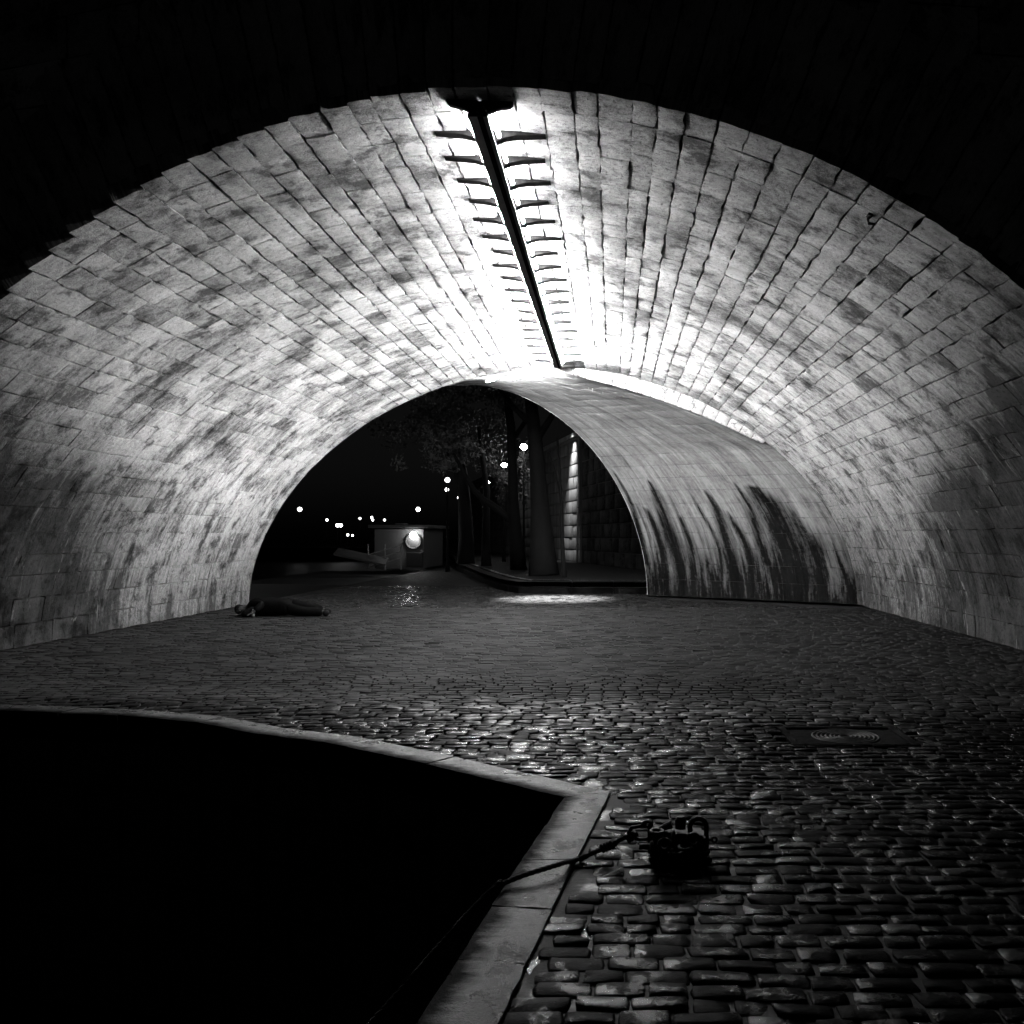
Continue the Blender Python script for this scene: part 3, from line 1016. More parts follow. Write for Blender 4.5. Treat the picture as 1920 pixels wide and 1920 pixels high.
# joint mortar behind them
Pm = V.reshape(-1, 3).copy()
cc = np.array([CX - 1, 0, 1.5]); dr = Pm - cc; dr[:, 1] = 0; dr /= np.linalg.norm(dr, axis=1)[:, None]
Pm += dr * 0.03
idx = np.arange(m_ * n_).reshape(m_, n_)
q = np.stack([idx[:-1, :-1].ravel(), idx[1:, :-1].ravel(), idx[1:, 1:].ravel(), idx[:-1, 1:].ravel()], 1)
link_mesh('joint_mortar', mesh_from('joint_mortar', [(Pm, q, len(q), UV.reshape(-1, 2), 0.0, 0.0)], M_MORTAR), M_MORTAR, bridge)
# far face round the opening, deck and body
bm = bmesh.new()
n = n_
prev = None
for k in range(n):
    p = V[-1, k]
    a = bm.verts.new((p[0], p[1] + 0.01, p[2]))
    b_ = bm.verts.new((FCX + (p[0] - FCX) * 2.2, p[1] + 0.01, p[2] * 1.45 + 0.4 * (k not in (0, n - 1))))
    if prev: bm.faces.new((prev[0], a, b_, prev[1]))
    prev = (a, b_)
bm_obj('far_face', bm, M_FACE, bridge)
bm = bmesh.new()
A = [(-13, front_y(-13) + 0.2), (11, front_y(11) + 0.2), (11, Y_FAR), (-13, Y_FAR)]
for zz in (8.4, 8.7):
    bm.faces.new([bm.verts.new((p[0], p[1], zz)) for p in A])
for k in range(4):
    a, b_ = A[k], A[(k + 1) % 4]
    bm.faces.new([bm.verts.new((a[0], a[1], 8.4)), bm.verts.new((b_[0], b_[1], 8.4)), bm.verts.new((b_[0], b_[1], 8.7)), bm.verts.new((a[0], a[1], 8.7))])
bm_obj('deck', bm, M_FACE, bridge)
# proud ring of stones, lightened for the lamplight, where the two vaults meet, right shoulder only
tt = TT; c = np.cos(tt)
sel = np.where((c > 0.03) & (c < 0.715))[0]
srange = np.linspace(sel[0], sel[-1], 17)
e = 2.0 / VP
def main_pt(t):
    return np.array([CX + VA * math.copysign(abs(math.cos(t)) ** e, math.cos(t)), VB * abs(math.sin(t)) ** e])
RS = Stones()
def lip_at(k):
    return float(np.interp(k, np.arange(len(LIP)), LIP))
for a, b_ in zip(srange[:-1], srange[1:]):
    t0 = float(np.interp(a, np.arange(len(tt)), tt)); t1 = float(np.interp(b_, np.arange(len(tt)), tt))
    P0, P1 = main_pt(t0), main_pt(t1)
    d = (P1 - P0); d /= np.linalg.norm(d); nrm = np.array([d[1], -d[0]])
    h0, h1 = lip_at(a + 0.01) * 0.95 + 0.02, lip_at(b_ - 0.01) * 0.95 + 0.02
    def fn(u, v, P0=P0, P1=P1, nrm=nrm, h0=h0, h1=h1):
        U = u[:, None]; W = v[:, None]
        h = h0 * (1 - U) + h1 * U
        p = P0 * (1 - U) + P1 * U + nrm * (W * h - 0.05 * (1 - W))
        return np.stack([p[:, 0], 0 * u + Y_END - 0.015, p[:, 1]], 1), np.repeat(np.array([[0, -1.0, 0]]), len(u), 0)
    RS.add(fn, 0.02, 0.98, 1.0, 0.0, 5, 5, base=random.uniform(0, 0.03), tone=random.gauss(0.15, .12), depth=0.12, rnd=0.015, uvoff=(a, 9))
for it in RS.finish(83, chip=0.012):
    link_mesh('ring_stone', mesh_from('ring_stone', [it], M_RING), M_RING, bridge)

# lime drips at the end of the vault
for k in range(22):
    u = random.uniform(1085, 1215); vv = 697 + (u - 1060) * 0.14 + random.uniform(-4, 22)
    Y = 20.9
    for it in range(40):           # find where this line of sight meets the vault
        p = px(u, vv, Y)
        r = abs((p.x - CX) / VA) ** VP + abs(p.z / VB) ** VP
        if r > 0.995: break
        Y += 0.03
    bm = bmesh.new()
    L = random.uniform(0.06, 0.2)
    add_tube(bm, [p + Vector((0, 0, .06)), p, p + Vector((0, 0, -L * 0.5)), p + Vector((0.004, 0, -L))], [0.02, 0.015, 0.009, 0.002], 6)
    bm_obj('stalactite', bm, M_RING, bridge, True)

def on_vault(u, v):
    Y = 7.5
    while Y < 21:
        p = px(u, v, Y)
        if abs((p.x - CX) / VA) ** VP + abs(max(p.z, 0) / VB) ** VP > 1.0: return p
        Y += 0.01
    return p
# two bits of iron left in the vault
for (u, v, lab) in ((1632, 402, 'rusty iron cramp sticking out of the dark right side of the vault'),
                    (1115, 640, 'small bent iron hook in the vault beside the end of the light strip')):
    p = on_vault(u, v)
    s_loc = float(np.interp(p.x, px_, ps_)); nx, nz = vault_n(np.array([s_loc]))
    nrm = Vector((nx[0], 0, nz[0]))
    h = empty('iron_hook', p, lab, 'hook', 'bits of iron left in the vault')
    bm = bmesh.new()
    add_tube(bm, [p - nrm * 0.05, p + nrm * 0.06, p + nrm * 0.09 + Vector((0.02, -0.02, -0.01)), p + nrm * 0.08 + Vector((0.07, -0.03, -0.03))], [0.016, 0.016, 0.014, 0.011], 7)
    bm_obj('shank', bm, M_IRON, h)
    bm = bmesh.new()
    add_box(bm, p + nrm * 0.014, (0.07, 0.05, 0.025), rot=nrm.to_track_quat('Z', 'Y').to_matrix().to_4x4(), bevel=0.006)
    bm_obj('plate', bm, M_IRON, h)

# ------------------------------------------------------------------ the strip of lamps at the crown
strip = empty('ceiling_light', (CX + 0.17, 14.3, VB - 0.2), 'long steel light rail with rows of lit fluorescent tubes along the crown of the vault', 'light')
SX = -1.2
ZC = VB
lamp_y = [8.55, 9.13, 9.72, 10.31, 10.93, 11.57, 12.2, 12.83, 13.47, 14.13, 14.80, 15.48, 16.18, 16.90, 17.63, 18.37, 19.12, 19.88]
Z_T = ZC - 0.06
bm = bmesh.new()
add_box(bm, (SX - 0.012, (8.15 + 20.35) / 2, ZC - 0.165), (0.18, 20.35 - 8.15, 0.012))
add_box(bm, (SX, (8.15 + 20.35) / 2, ZC - 0.095), (0.05, 20.35 - 8.15, 0.13))
bm_obj('rail', bm, M_RAIL, strip)
bm = bmesh.new()
for s in (-1, 1):
    add_box(bm, (SX - 0.012 + s * 0.084, (8.15 + 20.35) / 2, ZC - 0.148), (0.012, 20.35 - 8.15, 0.022))
add_box(bm, (SX + 0.012, (8.15 + 20.35) / 2, ZC - 0.175), (0.05, 20.35 - 8.15, 0.008))
bm_obj('rail_lip', bm, M_BRACKET, strip)
bm = bmesh.new(); add_box(bm, (SX - 0.012, 8.14, ZC - 0.105), (0.16, 0.02, 0.13)); bm_obj('end_plate', bm, M_BRACKET, strip)
for k, y in enumerate(lamp_y):
    for s in (-1, 1):
        bm = bmesh.new()
        r = 0.019
        L = 0.37 if y < 14 else 0.42
        add_tube(bm, [(SX + s * 0.112, y - L / 2, Z_T - 0.035), (SX + s * 0.112, y - L / 2 + 0.02, Z_T - 0.035), (SX + s * 0.112, y + L / 2 - 0.02, Z_T - 0.035), (SX + s * 0.112, y + L / 2, Z_T - 0.035)], [r * 0.6, r, r, r * 0.6], 8)
        bm_obj('tube', bm, emitter('lit fluorescent tube', tube_power(y)) if s < 0 else bpy.data.objects['tube' if k == 0 else 'tube.%03d' % (2 * k)].data.materials[0], strip, False)
ys = [lamp_y[0] - 0.33] + [(a + b_) / 2 for a, b_ in zip(lamp_y[:-1], lamp_y[1:])] + [lamp_y[-1] + 0.36]
for y in ys:
    bm = bmesh.new()
    for s in (-1, 1):
        # arm hugging the vault, lengthened and blackened to stand in for the shadow band
        endp = y < ys[0] + 0.1
        e_ = 0.30 if endp else random.uniform(0.44, 0.56)
        sk = random.uniform(-0.02, 0.02)
        pts = [(0.02, -0.14), (0.085, -0.10), (0.15, -0.07), (0.27, -0.040), (e_, -0.010), (e_, 0.04), (0.02, 0.04)]
        w = [0.04, 0.045, 0.055, 0.06, 0.05, 0.05, 0.04] if not endp else [0.03] * 7
        dz_ = lambda q: float(np.interp(SX + s * q, px_, pz_)) - ZC
        va = [bm.verts.new((SX + s * p[0], y - w_ + sk * p[0], ZC + dz_(p[0]) + p[1])) for p, w_ in zip(pts, w)]
        vb = [bm.verts.new((SX + s * p[0], y + w_ + sk * p[0], ZC + dz_(p[0]) + p[1])) for p, w_ in zip(pts, w)]
        bm.faces.new(va); bm.faces.new(vb[::-1])
        for i in range(7):
            j = (i + 1) % 7
            bm.faces.new((va[i], va[j], vb[j], vb[i]))
    bm_obj('bracket', bm, M_BRACKET, strip)

# two short lamps where the rail turns into the far vault
fl = empty('ceiling_light', (-2.1, 21.9, 5.4), 'short row of lit tubes on the crown just past the end of the long rail', 'light')
for (u, v, Y) in ((1026, 702, 21.55), (972, 710, 22.2), (920, 716, 22.9)):
    p = px(u, v, Y)
    k = (Y - Y_END) / (Y_FAR - Y_END)
    zc = VB + (5.72 - VB) * k
    p.z = zc - 0.10
    d = Vector((-0.61, 0.79, 0))
    bm = bmesh.new(); add_tube(bm, [p - d * 0.19, p + d * 0.19], 0.019, 8); bm_obj('tube', bm, M_TUBE, fl)
    bm = bmesh.new(); add_box(bm, p + Vector((0.0, 0.0, 0.05)), (0.06, 0.06, 0.12)); bm_obj('bracket', bm, M_BRACKET, fl)

# ------------------------------------------------------------------ guard stone at the right foot of the vault
gb = gp(1912, 1212)
bm = bmesh.new()
add_box(bm, (gb.x + 0.12, gb.y + 0.35, 0.27), (0.34, 0.9, 0.54), bevel=0.03)
gs = bm_obj('guard_stone', bm, simple('grey guard stone', 0.2, 0.85, spec=0.2, bump=0.6, var=0.4, nscale=6))
tag(gs, 'low grey stone block against the right foot of the vault', 'stone')

# ------------------------------------------------------------------ drain cover
dc = empty('drain_cover', (MX, MY, 0), 'cast iron drain cover with concentric ribs among the wet cobbles', 'drain cover')
zc = -0.004
bm = bmesh.new()
for s in (-1, 1):
    add_box(bm, (MX + s * 0.46, MY, zc), (0.06, 0.68, 0.03), bevel=0.004)
    add_box(bm, (MX, MY + s * 0.31, zc), (0.858, 0.06, 0.03), bevel=0.004)
bm_obj('frame', bm, M_BRACKET, dc)
M_IRONW = simple('wet worn iron', 0.006, 0.6, 0.0, 0.12, 0.4, 0.4, 30)
bm = bmesh.new(); add_box(bm, (MX, MY, zc - 0.012), (0.856, 0.556, 0.02)); bm_obj('plate', bm, M_BRACKET, dc)
for k in range(7):
    bm = bmesh.new()
    R = 0.05 + 0.035 * k
    add_ring(bm, (MX, MY, zc + 0.0), R, 0.008, 'Z', seg=28, tseg=6)
    bm_obj('rib', bm, M_IRONW, dc, True)

# ------------------------------------------------------------------ mooring fitting and rope
def mp(u, v, Y=4.45):
    return px(u, v, Y)
fit = empty('mooring_bollard', (0.33, 4.45, 0), 'black iron mooring fitting with an upright ring on the wet cobbles', 'bollard')
bm = bmesh.new()
add_box(bm, (0.33, 4.49, 0.004), (0.30, 0.12, 0.022), bevel=0.006)
bm_obj('base_plate', bm, M_IRON, fit)
bm = bmesh.new()
a, b_ = mp(1218, 1556), mp(1322, 1562)
vs_f = [(a.x, -0.015), (a.x + 0.005, a.z), (b_.x, b_.z), (b_.x + 0.01, -0.015)]
va = [bm.verts.new((p[0], 4.40, p[1])) for p in vs_f]; vb = [bm.verts.new((p[0], 4.54, p[1])) for p in vs_f]
bm.faces.new(va); bm.faces.new(vb[::-1])
for i in range(4):
    j = (i + 1) % 4; bm.faces.new((va[i], va[j], vb[j], vb[i]))
bmesh.ops.bevel(bm, geom=bm.edges[:], offset=0.012, segments=2, affect='EDGES')
bm_obj('housing', bm, M_IRON, fit)
p = mp(1276, 1553)
bm = bmesh.new(); add_tube(bm, [p, p + Vector((0, 0, 0.045)), p + Vector((0, 0, 0.058))], [0.027, 0.027, 0.018], 14); bm_obj('stub', bm, M_IRON, fit)
p = mp(1248, 1556)
bm = bmesh.new(); add_tube(bm, [p + Vector((-.035, 0, 0)), p + Vector((-0.01, 0, 0.012)), p + Vector((.03, 0, 0.028))], [0.010, 0.016, 0.02], 10); bm_obj('lug', bm, M_IRON, fit)
p = mp(1213, 1550)
bm = bmesh.new(); add_ring(bm, p, 0.024, 0.009, 'Y', 0, math.pi, 10); bm_obj('staple', bm, M_IRON, fit, True)
p = mp(1309, 1550)
bm = bmesh.new()
pts = [p + Vector((0.040, 0, -0.16))] + [p + Vector((0.040 * math.cos(t), 0, 0.040 * math.sin(t))) for t in np.linspace(0, math.pi, 14)] + [p + Vector((-0.040, 0, -0.05))]
add_tube(bm, pts, 0.0125, 10); bm_obj('ring', bm, M_IRON, fit, True)
p = mp(1330, 1574)
bm = bmesh.new(); add_tube(bm, [p + Vector((-0.05, 0, 0)), p + Vector((0.02, 0, 0))], 0.008, 8); add_ring(bm, p + Vector((0.024, 0, 0)), 0.012, 0.006, 'Y', seg=12, tseg=6); bm_obj('pin', bm, M_IRON, fit, True)
for k, (u, v, Y, ax, R_) in enumerate(((1232, 1560, 4.36, 'Z', .03), (1246, 1584, 4.33, 'Y', .026), (1262, 1570, 4.36, 'X', .028), (1284, 1590, 4.34, 'Z', .03), (1300, 1575, 4.36, 'Y', .028), (1268, 1598, 4.31, 'Z', .03), (1222, 1590, 4.36, 'X', .024), (1318, 1596, 4.38, 'Z', .027))):
    bm = bmesh.new(); c_ = mp(u, v, Y); c_.z = max(c_.z, 0.03); add_ring(bm, c_, R_, 0.011, ax, seg=14, tseg=6); bm_obj('chain_link', bm, M_IRON, fit, True)
for (x_, y_) in ((0.19, 4.40), (0.47, 4.40), (0.19, 4.52), (0.47, 4.52)):
    bm = bmesh.new(); add_tube(bm, [(x_, y_, 0.02), (x_, y_, 0.042)], 0.016, 6); bm_obj('bolt', bm, M_IRON, fit)
# link between fitting and rope
sh = empty('shackle', mp(1195, 1565), 'iron shackle joining the rope to the mooring fitting', 'shackle')
bm = bmesh.new()
q1, q2 = mp(1216, 1551), mp(1184, 1550)
add_tube(bm, [mp(1222, 1550), mp(1200, 1549), mp(1184, 1552), mp(1178, 1562), mp(1184, 1571), mp(1200, 1574), mp(1222, 1573)], 0.0095, 8)
bm_obj('bow', bm, M_IRON, sh, True)
bm = bmesh.new(); add_tube(bm, [mp(1218, 1545), mp(1218, 1580)], 0.011, 8); bm_obj('pin', bm, M_IRON, sh, True)
p = mp(1206, 1583)
bm = bmesh.new(); add_tube(bm, [p + Vector((-.02, 0, -0.01)), p + Vector((.03, 0, -0.012))], 0.014, 10); bm_obj('nut', bm, M_IRON, sh, True)

rope = empty('mooring_rope', mp(1140, 1588), 'dark rope knotted to the shackle and running over the coping to the river', 'rope')
def rope_strand(name, pts, r, parent, twist=3, dens=60):
    pts = [Vector(p) for p in pts]
    # resample
    L = [0]
    for a, b_ in zip(pts[:-1], pts[1:]): L.append(L[-1] + (b_ - a).length)
    n = max(8, int(L[-1] * dens))
    sm = []
    for k in range(n + 1):
        d = L[-1] * k / n
        i = 0
        while i < len(L) - 2 and L[i + 1] < d: i += 1
        f_ = (d - L[i]) / max(1e-9, L[i + 1] - L[i])
        p0 = pts[max(i - 1, 0)]; p1 = pts[i]; p2 = pts[i + 1]; p3 = pts[min(i + 2, len(pts) - 1)]
        f2, f3 = f_ * f_, f_ ** 3
        sm.append(0.5 * ((2 * p1) + (-p0 + p2) * f_ + (2 * p0 - 5 * p1 + 4 * p2 - p3) * f2 + (-p0 + 3 * p1 - 3 * p2 + p3) * f3))
    bm = bmesh.new()
    for j in range(twist):
        pp = []
        for k, c_ in enumerate(sm):
            d = (sm[min(k + 1, n)] - sm[max(k - 1, 0)]).normalized()
            a = d.cross(Vector((0, 0, 1))).normalized(); b_ = d.cross(a)
            t = 2 * math.pi * j / twist + (L[-1] * k / n) * 70
            pp.append(c_ + (a * math.cos(t) + b_ * math.sin(t)) * r * 0.5)
        add_tube(bm, pp, r * 0.62, 6)
    return bm_obj(name, bm, M_ROPE, parent, True)
k0 = mp(1138, 1588)
edge_p = gp(950, 1654, 0.045)
rope_strand('line', [mp(1196, 1564), mp(1168, 1572), k0, mp(1080, 1612, 4.40), edge_p + Vector((0.22, 0.16, 0.02)), edge_p, edge_p + Vector((-0.12, -0.10, -0.06)), edge_p + Vector((-0.9, -0.62, -0.75)), edge_p + Vector((-2.4, -1.4, -1.7))], 0.0115, rope)
rope_strand('tail', [k0 + Vector((0.01, 0, 0)), mp(1115, 1598, 4.44), mp(1098, 1607, 4.43), mp(1086, 1614, 4.42)], 0.011, rope)
bm = bmesh.new()
add_ring(bm, mp(1186, 1568), 0.016, 0.010, 'X', seg=14, tseg=6)
add_tube(bm, [mp(1183, 1560), mp(1176, 1572), mp(1182, 1578)], 0.012, 8)
bm_obj('loop', bm, M_ROPE, rope, True)
bm = bmesh.new()
for k in range(4):
    c_ = k0 + Vector((-0.022 + 0.015 * k, 0, -0.008 + 0.006 * k))
    ax = Vector((0.9, 0.1, 0.35)).normalized()
    R = Matrix.Rotation(0.5 * k, 4, ax)
    pts = []
    u_ = ax.cross(Vector((0, 1, 0))).normalized(); v_ = ax.cross(u_)
    for t in np.linspace(0, 2 * math.pi, 15):
        pts.append(c_ + (u_ * math.cos(t) + v_ * math.sin(t)) * 0.014 + ax * 0.004 * math.sin(t))
    add_tube(bm, pts, 0.0095, 6, cap=False)
bm_obj('knot', bm, M_ROPE, rope, True)

# ------------------------------------------------------------------ sleeping person
def skin_mesh(name, joints, links, mat, parent, sub=2, root=0):
    me = bpy.data.meshes.new(name + '_skeleton')
    me.from_pydata([j[0] for j in joints], links, [])
    o = bpy.data.objects.new(name, me)
    COL.objects.link(o)
    sk = o.modifiers.new('skin', 'SKIN')
    sk.use_smooth_shade = True
    lay = me.skin_vertices[0].data if me.skin_vertices else None
    if lay is None:
        bm = bmesh.new(); bm.from_mesh(me); bm.verts.layers.skin.verify(); bm.to_mesh(me); bm.free()
        lay = me.skin_vertices[0].data
    for i, j in enumerate(joints):
        lay[i].radius = (j[1], j[2] if len(j) > 2 else j[1])
        lay[i].use_root = (i == root)
    ss = o.modifiers.new('subd', 'SUBSURF'); ss.levels = sub; ss.render_levels = sub
    dg = bpy.context.evaluated_depsgraph_get()
    dg.update()
    ev = o.evaluated_get(dg)
    out = bpy.data.meshes.new_from_object(ev)
    out.name = name
    bpy.data.objects.remove(o)
    out.materials.clear()
    out.materials.append(mat)
    for p in out.polygons: p.use_smooth = True
    return link_mesh(name, out, mat, parent)

PB = gp(526, 1155)            # middle of the body on the ground
person = empty('person', (PB.x, PB.y, 0), 'person in dark clothes and black cap asleep on the cobbles by the left wall', 'person')
def B(dx, dy, dz):
    return (PB.x + dx, PB.y + dy, dz)
# lies on the left side, head towards the wall (left), face to the camera; legs to the right, knees a little bent
body_j = [
    (B(0.04, 0.03, 0.19), 0.17, 0.18),     # 0 pelvis
    (B(-0.18, 0.03, 0.19), 0.16, 0.175),     # 1 waist
    (B(-0.42, 0.03, 0.205), 0.17, 0.19),    # 2 chest
    (B(-0.56, 0.02, 0.18), 0.11, 0.14),     # 3 upper chest
    (B(-0.66, 0.00, 0.15), 0.055, 0.055),   # 4 neck
    (B(-0.74, -0.02, 0.125), 0.085, 0.085), # 5 head low
    (B(-0.82, -0.02, 0.12), 0.105, 0.095),  # 6 skull
    (B(-0.89, -0.01, 0.12), 0.07, 0.07),    # 7 crown
    (B(0.20, -0.05, 0.14), 0.095),          # 8 lower hip
    (B(0.48, -0.10, 0.10), 0.065),          # 9 knee lower
    (B(0.86, -0.02, 0.08), 0.045),          # 10 ankle lower
    (B(0.20, 0.08, 0.21), 0.095),           # 11 upper hip
    (B(0.50, 0.02, 0.185), 0.065),          # 12 knee upper
    (B(0.84, 0.10, 0.11), 0.045),           # 13 ankle upper
    (B(-0.55, -0.05, 0.27), 0.06),          # 14 upper shoulder
    (B(-0.30, -0.14, 0.25), 0.045),         # 15 elbow
    (B(-0.42, -0.27, 0.12), 0.032),         # 16 wrist
    (B(-0.46, -0.31, 0.08), 0.036, 0.02),   # 17 palm
    (B(-0.54, -0.10, 0.10), 0.06),          # 18 lower shoulder
    (B(-0.58, -0.24, 0.06), 0.045),         # 19 lower elbow
    (B(-0.70, -0.22, 0.045), 0.032),        # 20 lower wrist
    (B(-0.755, -0.20, 0.035), 0.036, 0.02), # 21 lower palm
]
body_l = [(0, 1), (1, 2), (2, 3), (3, 4), (4, 5), (5, 6), (6, 7), (0, 8), (8, 9), (9, 10), (0, 11), (11, 12), (12, 13),
          (3, 14), (14, 15), (15, 16), (16, 17), (3, 18), (18, 19), (19, 20), (20, 21)]
def fingers(palm_i, dirv, side, j, l):
    p = Vector(j[palm_i][0])
    for k, L in enumerate((0.072, 0.080, 0.075, 0.058)):
        o_ = p + side * (0.024 - 0.016 * k) + dirv * 0.02
        n0 = len(j)
        j.append((tuple(o_), 0.009)); j.append((tuple(o_ + dirv * L * 0.55 + Vector((0, 0, -0.006))), 0.0085)); j.append((tuple(o_ + dirv * L + Vector((0, 0, -0.022))), 0.0075))
        l += [(palm_i, n0), (n0, n0 + 1), (n0 + 1, n0 + 2)]
    n0 = len(j)
    j.append((tuple(p + side * 0.036), 0.011)); j.append((tuple(p + side * 0.055 + dirv * 0.035), 0.009))
    l += [(palm_i, n0), (n0, n0 + 1)]
fingers(17, Vector((-0.6, -0.75, -0.25)).normalized(), Vector((0.75, -0.6, 0)).normalized(), body_j, body_l)
fingers(21, Vector((-0.95, 0.25, -0.1)).normalized(), Vector((0.25, 0.95, 0)).normalized(), body_j, body_l)
# feet
for ank, d in ((10, Vector((0.10, -0.14, -0.02))), (13, Vector((0.12, -0.12, -0.02)))):
    n0 = len(body_j)
    body_j.append((tuple(Vector(body_j[ank][0]) + Vector((0.05, 0.01, -0.01))), 0.045)); body_j.append((tuple(Vector(body_j[ank][0]) + d), 0.04, 0.032))
    body_l += [(ank, n0), (n0, n0 + 1)]
skin_mesh('body', body_j, body_l, M_SKIN, person)
# clothes follow the same joints
jk_idx = [0, 1, 2, 3, 14, 15, 16, 18, 19, 20, 8, 11]
def sub_skel(idx, links, grow):
    mp_ = {i: k for k, i in enumerate(idx)}
    j = [(body_j[i][0], body_j[i][1] + grow, (body_j[i][2] if len(body_j[i]) > 2 else body_j[i][1]) + grow) for i in idx]
    return j, [(mp_[a], mp_[b]) for a, b in links if a in mp_ and b in mp_]
j, l_ = sub_skel(jk_idx, body_l, 0.034)
skin_mesh('coat', j, l_, M_CLOTH, person)
j, l_ = sub_skel([1, 0, 8, 9, 10, 11, 12, 13], body_l, 0.04); skin_mesh('trousers', j, l_, M_TROUSER, person)
for ank in (22 + 8 + 0,):
    pass
nf = len(body_j)
for k in (nf - 4, nf - 2):
    j = [(body_j[k][0], 0.078, 0.074), (body_j[k + 1][0], 0.068, 0.060)]
    skin_mesh('shoe', j, [(0, 1)], M_SHOE, person)
# cap with hood rim, hair below it, face features
j = [(B(-0.765, 0.0, 0.15), 0.098, 0.10), (B(-0.83, -0.005, 0.135), 0.122, 0.112), (B(-0.91, 0.0, 0.125), 0.085, 0.085)]
skin_mesh('cap', j, [(0, 1), (1, 2)], M_WOOL, person)
j = [(B(-0.78, 0.05, 0.10), 0.085), (B(-0.85, 0.05, 0.085), 0.09)]
skin_mesh('hair', j, [(0, 1)], M_WOOL, person)
hd = Vector(B(-0.775, -0.115, 0.115))
bm = bmesh.new(); add_tube(bm, [hd + Vector((-0.01, 0.02, 0)), hd + Vector((0.012, -0.012, -0.002)), hd + Vector((0.02, 0.0, -0.003))], [0.008, 0.013, 0.008], 8); bm_obj('nose', bm, M_SKIN, person, True)
for dz in (-0.032, 0.032):
    bm = bmesh.new(); add_sphere(bm, hd + Vector((-0.02, 0.012, dz)), 0.012); bm_obj('eye', bm, M_SKIN, person, True)
bm = bmesh.new(); add_tube(bm, [hd + Vector((0.045, 0.01, -0.022)), hd + Vector((0.047, 0.0, 0)), hd + Vector((0.045, 0.01, 0.022))], 0.006, 6); bm_obj('mouth', bm, M_SHOE, person, True)
bm = bmesh.new(); add_sphere(bm, B(-0.765, -0.005, 0.215), 0.03, scale=(0.7, 1.0, 0.4)); bm_obj('ear', bm, M_SKIN, person, True)

bp = gp(475, 1157)
bot = empty('bottle', bp, 'small bottle standing beside the sleeping person\'s head', 'bottle')
bm = bmesh.new()
add_tube(bm, [bp, bp + Vector((0, 0, .005)), bp + Vector((0, 0, 0.085)), bp + Vector((0, 0, 0.105)), bp + Vector((0, 0, 0.135))], [0.022, 0.026, 0.026, 0.013, 0.012], 12)
bm_obj('glass', bm, M_GLASS, bot, True)
bm = bmesh.new(); add_tube(bm, [bp + Vector((0, 0, .133)), bp + Vector((0, 0, 0.152))], 0.016, 12); bm_obj('cap', bm, M_TINLID, bot, True)
bm = bmesh.new(); add_tube(bm, [bp + Vector((0, 0, .02)), bp + Vector((0, 0, 0.065))], 0.0268, 12); bm_obj('paper_label', bm, simple('paper label', 0.3, 0.7), bot, True)

# ------------------------------------------------------------------ beyond the bridge: raised footway with kerb
KERB = [(9.0, 25.9), (1.25, 25.9), (-1.2, 25.95), tuple(gp(972, 1109)[:2]), tuple(gp(935, 1102)[:2]), tuple(gp(900, 1088)[:2]), tuple(gp(870, 1073)[:2]), (-7.4, 43.2), (-9.4, 54), (-14.5, 78)]
foot = sheet('footway', list(KERB) + [(-14.5, 110), (13, 110), (13, 25.9)], 0.285, M_ROAD, label='raised earth footway under the trees')
INK = offset_poly(KERB, 0.38)
kerb = empty('kerb', (-2.7, 26.2, 0), 'two-step stone kerb curving round the raised footway beyond the bridge', 'kerb')
KS = Stones()
for (lineA, lineB, z0, z1, nm) in ((KERB, INK, -0.06, 0.13, 'kerb_stone'),):
    for i in range(len(KERB) - 1):
        a, b_ = Vector(KERB[i]), Vector(KERB[i + 1]); qa, qb = INK[i], INK[i + 1]
        L = (b_ - a).length
        n = max(1, round(L / 1.1))
        for k in range(n):
            KS.add(seg_fn(a, b_, qa, qb, 0.13), (k + 1) / n - 0.01 / L, k / n + 0.01 / L, 0.0, 1.0, 4, 4, base=random.uniform(-.006, .006), tone=random.uniform(-.3, .1), depth=0.25, rnd=0.015)
            ia, ib = qa, qb
            oa, ob = offset_poly(KERB, 0.62)[i], offset_poly(KERB, 0.62)[i + 1]
            KS.add(seg_fn(ia, ib, oa, ob, 0.31), (k + 1) / n - 0.01 / L, k / n + 0.01 / L, 0.0, 1.0, 4, 4, base=random.uniform(-.006, .006), tone=random.uniform(-.3, .1), depth=0.3, rnd=0.015)
for it in KS.finish(95):
    link_mesh('kerb_stone', mesh_from('kerb_stone', [it], M_COPING), M_COPING, kerb)

